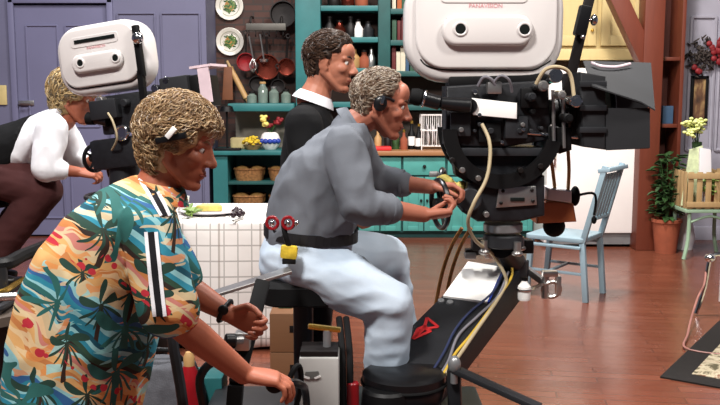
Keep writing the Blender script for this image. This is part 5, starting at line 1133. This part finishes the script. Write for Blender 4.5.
    # control lever in the woman's near hand
    q = P(279, 384, 2.33); b = MB(); b.tube([q+V((-.03, 0, -.0)), q, q+V((.05, .06, -.02)), q+V((.06, .25, -.14)), V((q.x+.06, 2.62, .24))], .012, 8, 5); cl = part(b, 'boom_control_lever', m_blackp, root); b = MB(); b.ell(q+V((-.012, 0, -.002)), (.026, .024, .024)); part(b, 'lever_knob', m_rubber, cl)
    b = MB(); b.tube([P(284, 400, 2.6), P(291, 375, 2.6), P(299, 366, 2.62), P(301, 385, 2.64), P(295, 410, 2.64)], .009, 8, 5); part(b, 'hose_loop', m_rubber, root)
    # white control box
    a, e = P(299, 358, 2.85), P(339, 440, 2.85); b = MB(); b.bx(a.x, e.x, 2.85, 2.99, .251, a.z, .008); bxp = part(b, 'control_box', M('pale_grey_box_enamel', '#b9b8b4', .45, var=.06), root, 'pale grey control box')
    b = MB(); b.bx(a.x+.003, e.x-.003, 2.86, 2.98, a.z, a.z+.02, .004); part(b, 'box_lid', m_iron, bxp); b = MB(); q = P(327, 356, 2.92); b.cyl(q, P(327, 330, 2.92), .014, n=12); b.ell(P(312, 352, 2.9), (.02, .02, .012)); part(b, 'valve_stem', m_grey, bxp)
    b = MB(); b.beam(P(308, 326, 2.92), P(341, 330, 2.92), .022, .018, bev=.006); part(b, 'valve_handle', m_gold, bxp)
    g = P(311, 375, 2.845); b = MB(); b.prism([g+V((x*.0115, 0, z*.0115)) for x, z in ((-1.6, .9), (2.2, 1.1), (2.4, .3), (1.2, -.2), (.6, -1.2), (-.2, -1.2), (-.4, -.3), (-1.8, 0))], (0, .006, 0), 0); part(b, 'grey_emblem', M('emblem_grey', '#6d6e6b', .5), bxp); b = MB(); b.beam(g+V((-.025, .002, -.006)), g+V((-.005, .002, -.012)), .004, .007); b.beam(g+V((.012, .002, -.012)), g+V((.032, .002, -.004)), .004, .007); part(b, 'emblem_wing', m_paper, bxp)
    for x in (343, 350): b = MB(); q = P(x, 372, 2.95); b.tube([V((q.x, 2.95, .24)), q, P(x-1, 345, 3.0), P(x-4, 318, 3.1)], .012, 8, 3); part(b, 'hydraulic_hose', m_rubber, root)
    b = MB(); q = P(350, 382, 2.95); b.cyl(V((q.x+.01, 2.95, .25)), q+V((.01, 0, 0)), .022, bev=.004); part(b, 'red_valve', m_red, root)
    # round seat in front
    c = P(404, 378, 3.17); c.z -= .02; b = MB(); b.lathe([(0, -.06), (.12, -.06), (.15, -.045), (.158, -.01), (.152, .006), (.158, .012), (.157, .04), (.135, .055), (.05, .058), (0, .056)], c, (0, 0, 1), 48); rs = part(b, 'round_seat', M('black_vinyl', '#101012', .32, var=.2), root); b = MB(); b.torus(c+V((0, 0, .008)), (0, 0, 1), .158, .007, 48, 8); part(b, 'seat_piping', m_rubber, rs)
    b = MB(); b.cyl(V((c.x, c.y, .24)), c-V((0, 0, .06)), .035); part(b, 'round_seat_post', m_dgrey, root)
    # push bar to the right
    a, e = P(454, 369, 3.1), P(540, 408, 2.95); b = MB(); b.beam(a, e, .05, .02, bev=.004); b.beam(a, V((.36, 3.15, .25)), .05, .03, bev=.004); part(b, 'outrigger_bar', m_dgrey, root); b = MB(); b.ell(a+V((0, -.01, .02)), (.024, .024, .034)); b.cyl(a+V((0, -.01, .02)), a+V((0, -.01, -.05)), .014); part(b, 'bar_bolt', m_grey, root)
    return root
dolly()
n_ = V((0, -SL, 1)).normalized()
q = [PP(x, y, .0015) for x, y in ((443, 297.5), (487, 303.5), (503, 269), (468, 263))]
t = thing('script_pages', 'white script pages lying on the sloping black boom arm', 'papers', q[0]); b = MB(); b.prism(q, n_*.01, 0); part(b, 'page_stack', m_paper, t)
b = MB(); b.prism([q[1]+V((.001, 0, 0)), q[1]+V((.009, 0, 0)), q[2]+V((.009, 0, 0)), q[2]+V((.001, 0, 0))], n_*.008, 0); part(b, 'blue_edge', m_blue, t)
c = P(524, 300, 3.74); t = thing('water_bottle', 'small white bottle held in the chrome ring beside the boom arm', 'bottle', c)
b = MB(); b.lathe([(0, 0), (.025, 0), (.028, .01), (.028, .062), (.014, .08), (.012, .088), (0, .088)], c); part(b, 'bottle_body', m_paper, t); b = MB(); b.cyl(c+V((0, 0, .088)), c+V((0, 0, .102)), .014, n=14); part(b, 'cap', m_black, t)
def cable(pts, r, m, lab): b = MB(); b.tube(pts, r, 8, 6); return single(b, 'cable', m, lab, 'cable', smooth=60)
up = lambda x, y, h=.012: PP(x, y, h)
cable([pc(482, 124, -.17), pc(489, 140, -.2), pc(490, 158, -.22), pc(486, 180, -.24), pc(474, 203, -.25), pc(468, 222, -.22), pc(475, 240, -.12), pc(493, 255, .0), PP(505, 275, .05), up(505, 286), up(494, 305), up(478, 328), up(463, 350), up(446, 374)], .0078, m_cab_w, 'pale beige cable looping from the film camera down along the boom arm')
cable([PP(512, 268, .04), up(510, 280), up(488, 312), up(470, 336), up(455, 354), up(440, 380)], .006, m_cab_y, 'yellow cable lying along the right edge of the boom arm')
cable([PP(504, 270, .03), up(493, 292), up(470, 312), up(455, 330), up(444, 352), up(432, 372)], .0055, m_cab_b, 'dark blue cable lying along the middle of the boom arm')
cable([PP(508, 272, .03), up(498, 296), up(478, 316), up(458, 336), up(448, 362), up(436, 380)], .006, m_cab_g, 'grey cable beside the yellow one on the boom arm')
def hose(dx, lab): cable([P(462+dx, 228, 3.95), P(452+dx, 245, 3.98), P(443+dx, 270, 4.0), P(437+dx, 298, 4.0), P(432+dx, 330, 3.98), V((P(425+dx, 360, 3.95).x, 3.95, .03)), V((.1+dx*.01, 3.85, .02))], .009, m_cab_o, lab)
hose(0, 'orange-brown hose hanging nearer the seated man behind the boom arm'); hose(9, 'orange-brown hose hanging nearer the camera mount behind the boom arm')
m_box = wood('shaded_brown_plywood', '#8a6040', '#6d4a30', 0, 6, .6)  # plywood browns darkened to stand in for the seat's shadow
# seat under the leaning woman, out of the photograph's lower edge
# ------------------------------------------------------------------ far camera
def far_camera():
    c = P(107, 58.5, 4.65); ux = V((math.cos(.3), -math.sin(.3), .125)).normalized(); root = thing('film_camera', 'white-magazine film camera at left, tilted upward in front of the lavender wall', 'film camera', P(120, 150, 4.65))
    T, mg = magazine(c, ux, (0, 0, 1), .535, .365, .17, root)
    uz = (T(0, 1)-T(0, 0)).normalized(); uy = (T(0, 0, 0)-T(0, 0, 1)).normalized(); Q = lambda a, h, v=0: c+ux*a+uz*h+uy*v
    R = Matrix((ux, uy, uz)).transposed()
    b = MB(); b.box(Q(.1, -.3), (.27, .17, .2), R=R, bev=.012); part(b, 'camera_body', m_crackle, root)
    b = MB(); b.box(Q(.02, -.27, -.11), (.16, .06, .1), R=R, bev=.01); part(b, 'side_module', m_dgrey, root)
    b = MB(); b.cyl(Q(.02, -.33, -.1), Q(-.06, -.31, -.1), .03, .026); vf = part(b, 'viewfinder_tube', m_blackp, root); b = MB(); b.cyl(Q(-.06, -.31, -.1), Q(-.1, -.303, -.1), .032, .034); part(b, 'eyecup', m_rubber, vf)
    b = MB(); b.cyl(Q(.2, -.3), Q(.42, -.3), .06, .075, bev=.005); part(b, 'lens', m_black, root)
    b = MB(); b.torus(Q(.1, -.4, -.12), uy, .035, .009, 24, 8); b.cyl(Q(.1, -.4, -.09), Q(.1, -.4, -.12), .03); part(b, 'follow_focus_wheel', m_chrome, root)
    b = MB(); b.box(Q(.255, .0, -.1), (.035, .03, .26), R=R, bev=.006); ba = part(b, 'black_bracket', m_black, root); b = MB(); b.ell(Q(.275, .06, -.13), (.03, .02, .03)); part(b, 'bracket_knob', m_chrome, ba)
    b = MB(); b.beam(Q(.25, -.1, -.1), Q(.24, -.33, -.1), .03, .03); part(b, 'bracket_strut', m_black, root)
    b = MB(); b.box(Q(.44, -.24), (.16, .26, .17), R=R, bev=.01); mx = part(b, 'matte_box', m_flag, root); b = MB(); b.box(Q(.6, -.125, -.04), (.12, .18, .012), R=R); part(b, 'top_flag', m_pinkw, mx, 'pale pink flag'); b = MB(); b.box(Q(.615, -.22, -.13), (.06, .01, .17), R=R); part(b, 'side_flag', m_pinkw, mx)
    b = MB(); b.box(Q(.545, -.24, .0), (.06, .22, .16), R=R, bev=.01); part(b, 'hood', m_black, mx)
    for i, (a, h) in enumerate(((.0, -.22), (.14, -.25), (.33, -.2), (.4, -.17), (.18, -.36))): b = MB(); b.cyl(Q(a, h, -.08), Q(a, h, -.13), .02, n=12, bev=.003); part(b, 'control_knob', (m_steel, m_dgrey, m_chrome, m_chrome, m_black)[i], root)
    # head and pedestal
    hp = Q(.03, -.42); g = thing('geared_head', 'dark camera head with hand wheels under the far left film camera', 'camera head', V((hp.x, hp.y, hp.z-.28)))
    b = MB(); b.box(Q(.03, -.5), (.3, .2, .16), R=R, bev=.02); part(b, 'gear_housing', m_crackle, g); b = MB(); b.cyl(V((hp.x, hp.y, hp.z-.28)), V((hp.x, hp.y, hp.z-.12)), .08); part(b, 'base_column', m_dgrey, g)
    handwheel(P(95, 158, 4.72), (.8, -.6, .0), .07, g, 'pan_wheel'); b = MB(); b.cyl(P(95, 158, 4.72), Q(-.06, -.5), .014); b.cyl(P(108, 163, 4.8), Q(-.04, -.53), .014); part(b, 'wheel_shaft', m_dgrey, g); handwheel(P(108, 165, 4.8), (.8, .2, .1), .06, g, 'tilt_wheel')
    zt = hp.z-.285; pd = thing('camera_pedestal', 'dark rolling camera pedestal carrying the far left film camera', 'pedestal', (hp.x, hp.y, 0)); o = V((hp.x, hp.y, 0))
    b = MB(); b.cyl(o+V((0, 0, .3)), V((o.x, o.y, zt)), .09, .075, bev=.01); part(b, 'column', m_dgrey, pd); b = MB(); b.lathe([(0, .12), (.23, .12), (.24, .15), (.23, .22), (.12, .3), (0, .3)], o, (0, 0, 1), 36); part(b, 'base', m_black, pd)
    for k in range(3): a = k*2.094+.6; q = o+V((.18*math.cos(a), .18*math.sin(a), .06)); b = MB(); b.cyl(q-V((.02, 0, 0)), q+V((.02, 0, 0)), .06, n=18, bev=.008); part(b, 'caster_wheel', m_rubber, pd)
    b = MB(); b.torus(o+V((0, 0, .95 if zt > .96 else zt-.06)), (0, 0, 1), .2, .015, 36, 8)
    for k in range(3): a = k*2.094; b.cyl(o+V((0, 0, zt-.06 if zt < .96 else .95)), o+V((.2*math.cos(a), .2*math.sin(a), zt-.06 if zt < .96 else .95)), .01, n=8)
    part(b, 'steering_ring', m_dgrey, pd)
    cable([P(108, 113, 4.48), P(113, 122, 4.45), P(117, 138, 4.45), P(112, 150, 4.52)], .006, m_cab_w, 'short beige cable looping on the side of the far left camera')
far_camera()
# ------------------------------------------------------------------ far operator's platform
def platform():
    root = thing('operator_platform', 'low dark riding platform with black curved rim at the left edge below the maroon trousers', 'platform', (P(0, 260, 4.3).x, 4.3, 0))
    pts = [P(-60, 275, 3.75), P(0, 266, 3.8), P(24, 247, 4.05), P(62, 229, 4.45), P(100, 222, 4.75)]; zz = .74
    pts = [V((q.x, q.y, zz)) for q in pts]
    b = MB(); b.tube(pts, .032, 10, 6); part(b, 'curved_rim', m_black, root)
    b = MB(); c = catmull(pts, 4); back = [V((q.x-.05, q.y+.5, zz)) for q in (pts[-1], pts[0])]; low = [q+V((0, 0, -.16)) for q in c]
    b.prism([V((q.x, q.y, .56)) for q in c]+[V((pts[-1].x+.2, pts[-1].y-.9, .56)), V((pts[0].x, pts[0].y-.55, .56))], (0, 0, -.04), 0); part(b, 'deck_plate', M('brown_deck', '#4c423a', .6, var=.2), root)
    b = MB(); d = [q+V((.03, -.12, -.1)) for q in pts]; b.tube(d, .014, 8, 6); part(b, 'brass_rail', m_gold, root)
    b = MB(); b.tube([q+V((.05, -.22, -.15)) for q in pts], .018, 8, 6); part(b, 'inner_rail', m_dgrey, root)
    for q in (pts[1], pts[3]): b = MB(); b.cyl(V((q.x, q.y, 0)), q, .03); b.cyl(V((q.x, q.y, 0)), V((q.x, q.y, .02)), .07); part(b, 'support_post', m_dgrey, root)
    for q in (V((pts[0].x+.1, pts[0].y-.4, 0)), V((pts[-1].x+.05, pts[-1].y-.7, 0))): b = MB(); b.cyl(q, q+V((0, 0, .55)), .03); b.cyl(q, q+V((0, 0, .02)), .07); part(b, 'support_post', m_dgrey, root)
    b = MB(); b.cyl(P(-40, 299, 3.3), P(41, 295, 3.35), .016, n=12); b.cyl(P(30, 295.5, 3.34), P(44, 294.5, 3.35), .026, n=14, bev=.003); part(b, 'steel_bar', m_steel, root)
    for x in (-30,): q = P(x, 299, 3.31); b = MB(); b.cyl(V((q.x, q.y, 0)), q, .02); part(b, 'bar_post', m_dgrey, root)
    # seat for the far operator
    z = wm_hip.z-.2; b = MB(); s = V((wm_hip.x-.05, wm_hip.y, z-.07)); b.lathe([(0, 0), (.17, 0), (.19, .02), (.19, .06), (.16, .08), (0, .085)], s, (0, 0, 1), 32); part(b, 'rider_seat', m_rubber, root); b = MB(); b.cyl(V((s.x, s.y, 0)), s, .035); b.cyl(V((s.x, s.y, 0)), V((s.x, s.y, .04)), .2); part(b, 'rider_seat_post', m_dgrey, root)
    for l in wm_legs: b = MB(); q = l[2]; b.box((q.x+.04, q.y, q.z-.12), (.3, .16, .03), bev=.005); b.cyl((q.x+.04, q.y, 0), (q.x+.04, q.y, q.z-.13), .02); part(b, 'foot_rest', m_dgrey, root)
platform()
# ------------------------------------------------------------------ things on the floor under and beside the table
c = V((P(163, 380, 3.5).x, 3.5, 0)); B = Blob(); h = P(163, 363, 3.5).z
B.loft([(c+V((0, 0, .02)), (.16, 0, 0), (0, .13, 0)), (c+V((0, 0, h*.6)), (.17, 0, 0), (0, .14, 0)), (c+V((0, 0, h)), (.13, 0, 0), (0, .09, 0))], 28, 3.5, .2); t = thing('equipment_bag', 'dark grey canvas equipment bag standing on the floor in front of the checked tablecloth', 'bag', c)
part(B.fuse(.009, 4, wrinkle(.007, 9)), 'bag_body', m_greyf, t, smooth=80); b = MB(); b.tube([c+V((-.1, -.02, h)), c+V((-.05, -.03, h+.06)), c+V((.05, -.03, h+.06)), c+V((.1, -.02, h))], .01, 8, 4); part(b, 'handle', m_black, t)
c = V((P(190, 400, 3.3).x, 3.3, 0)); t = thing('spray_bottle', 'red bottle with tan top standing on the floor next to the grey equipment bag', 'bottle', c); h = P(190, 352, 3.3).z; b = MB(); b.lathe([(0, 0), (.045, 0), (.05, .02), (.05, h*.75), (.02, h*.9), (0, h*.9)], c); part(b, 'bottle_body', m_red, t); b = MB(); b.lathe([(.022, h*.88), (.022, h*.96), (.012, h)], c, (0, 0, 1), 16); part(b, 'cap', m_tan, t)
c = V((P(207, 392, 3.65).x, 3.65, 0)); h = P(207, 372, 3.65).z; b = MB(); b.box(c+V((0, 0, h/2)), (.16, .16, h), bev=.012); single(b, 'teal_case', m_teal, 'small teal case standing on the floor between bag and steering post', 'case')
for i, (h, lab) in enumerate(((.2, 'lower brown wooden apple box on the floor right of the checked tablecloth'), (.2, 'upper brown wooden apple box stacked right of the checked tablecloth'))):
    c = V((P(303, 350, 4.5).x, 4.5, .202*i)); t = thing('apple_box', lab, 'box', c, 'stacked apple boxes'); b = MB(); b.box(c+V((0, 0, .1)), (.3, .5, .2), bev=.006); part(b, 'box_shell', m_box, t); b = MB(); b.box(c+V((0, -.2505, .12)), (.1, .004, .035), bev=.0015); part(b, 'hand_hole', m_iron, t)
c = V((P(288, 330, 4.5).x, 4.5, .404)); hh = P(283, 300, 4.5).z-.404; b = MB(); b.box(c+V((0, 0, hh/2)), (.07, .3, hh), bev=.015); single(b, 'green_folder_box', m_greenp, 'green upright file box standing on the stacked apple boxes', 'box')
# ------------------------------------------------------------------ light and camera
def lamp(loc, aim, size, power, col=(1, 1, 1)):
    L = bpy.data.lights.new('studio_lamp', 'AREA'); L.shape = 'DISK'; L.size = size; L.energy = power; L.color = col
    o = bpy.data.objects.new('studio_lamp', L); C.objects.link(o); o.location = V(loc); o.rotation_euler = (V(aim)-V(loc)).to_track_quat('-Z', 'Y').to_euler(); return o
lamp((-1.6, .6, 5.2), (.2, 3.6, 1.0), .9, 400, (1, .96, .93))
lamp((2.6, 1.2, 5.4), (1.0, 5.0, .6), .8, 200, (1, .95, .9))
lamp((-2.5, 5.2, 5.6), (-1.2, 4.6, .9), .8, 210, (.97, .97, 1))
lamp((1.2, 5.6, 5.6), (.6, 4.2, 1.0), .8, 230, (1, .97, .95))
lamp((1.5, 5.5, 5.4), (1.9, 8.4, 1.0), .8, 210, (1, .95, .88))
lamp((-1.0, 6.2, 5.2), (-.6, 9.3, 1.1), 1.0, 45, (1, .95, .9))
w = bpy.data.worlds.new('studio'); bpy.context.scene.world = w; w.use_nodes = True
w.node_tree.nodes['Background'].inputs[0].default_value = (.75, .8, 1, 1); w.node_tree.nodes['Background'].inputs[1].default_value = .07
cam = bpy.data.cameras.new('camera'); co = bpy.data.objects.new('camera', cam); C.objects.link(co)
cam.sensor_width = 36; cam.lens = 36*FPX/720; cam.clip_start = .05
co.location = EYE; co.rotation_euler = (PI/2-TH, 0, 0)
s = bpy.context.scene; s.camera = co
s.view_settings.view_transform = 'Standard'; s.view_settings.look = 'None'; s.view_settings.exposure = 0; s.view_settings.gamma = 1
s.view_settings.use_curve_mapping = False
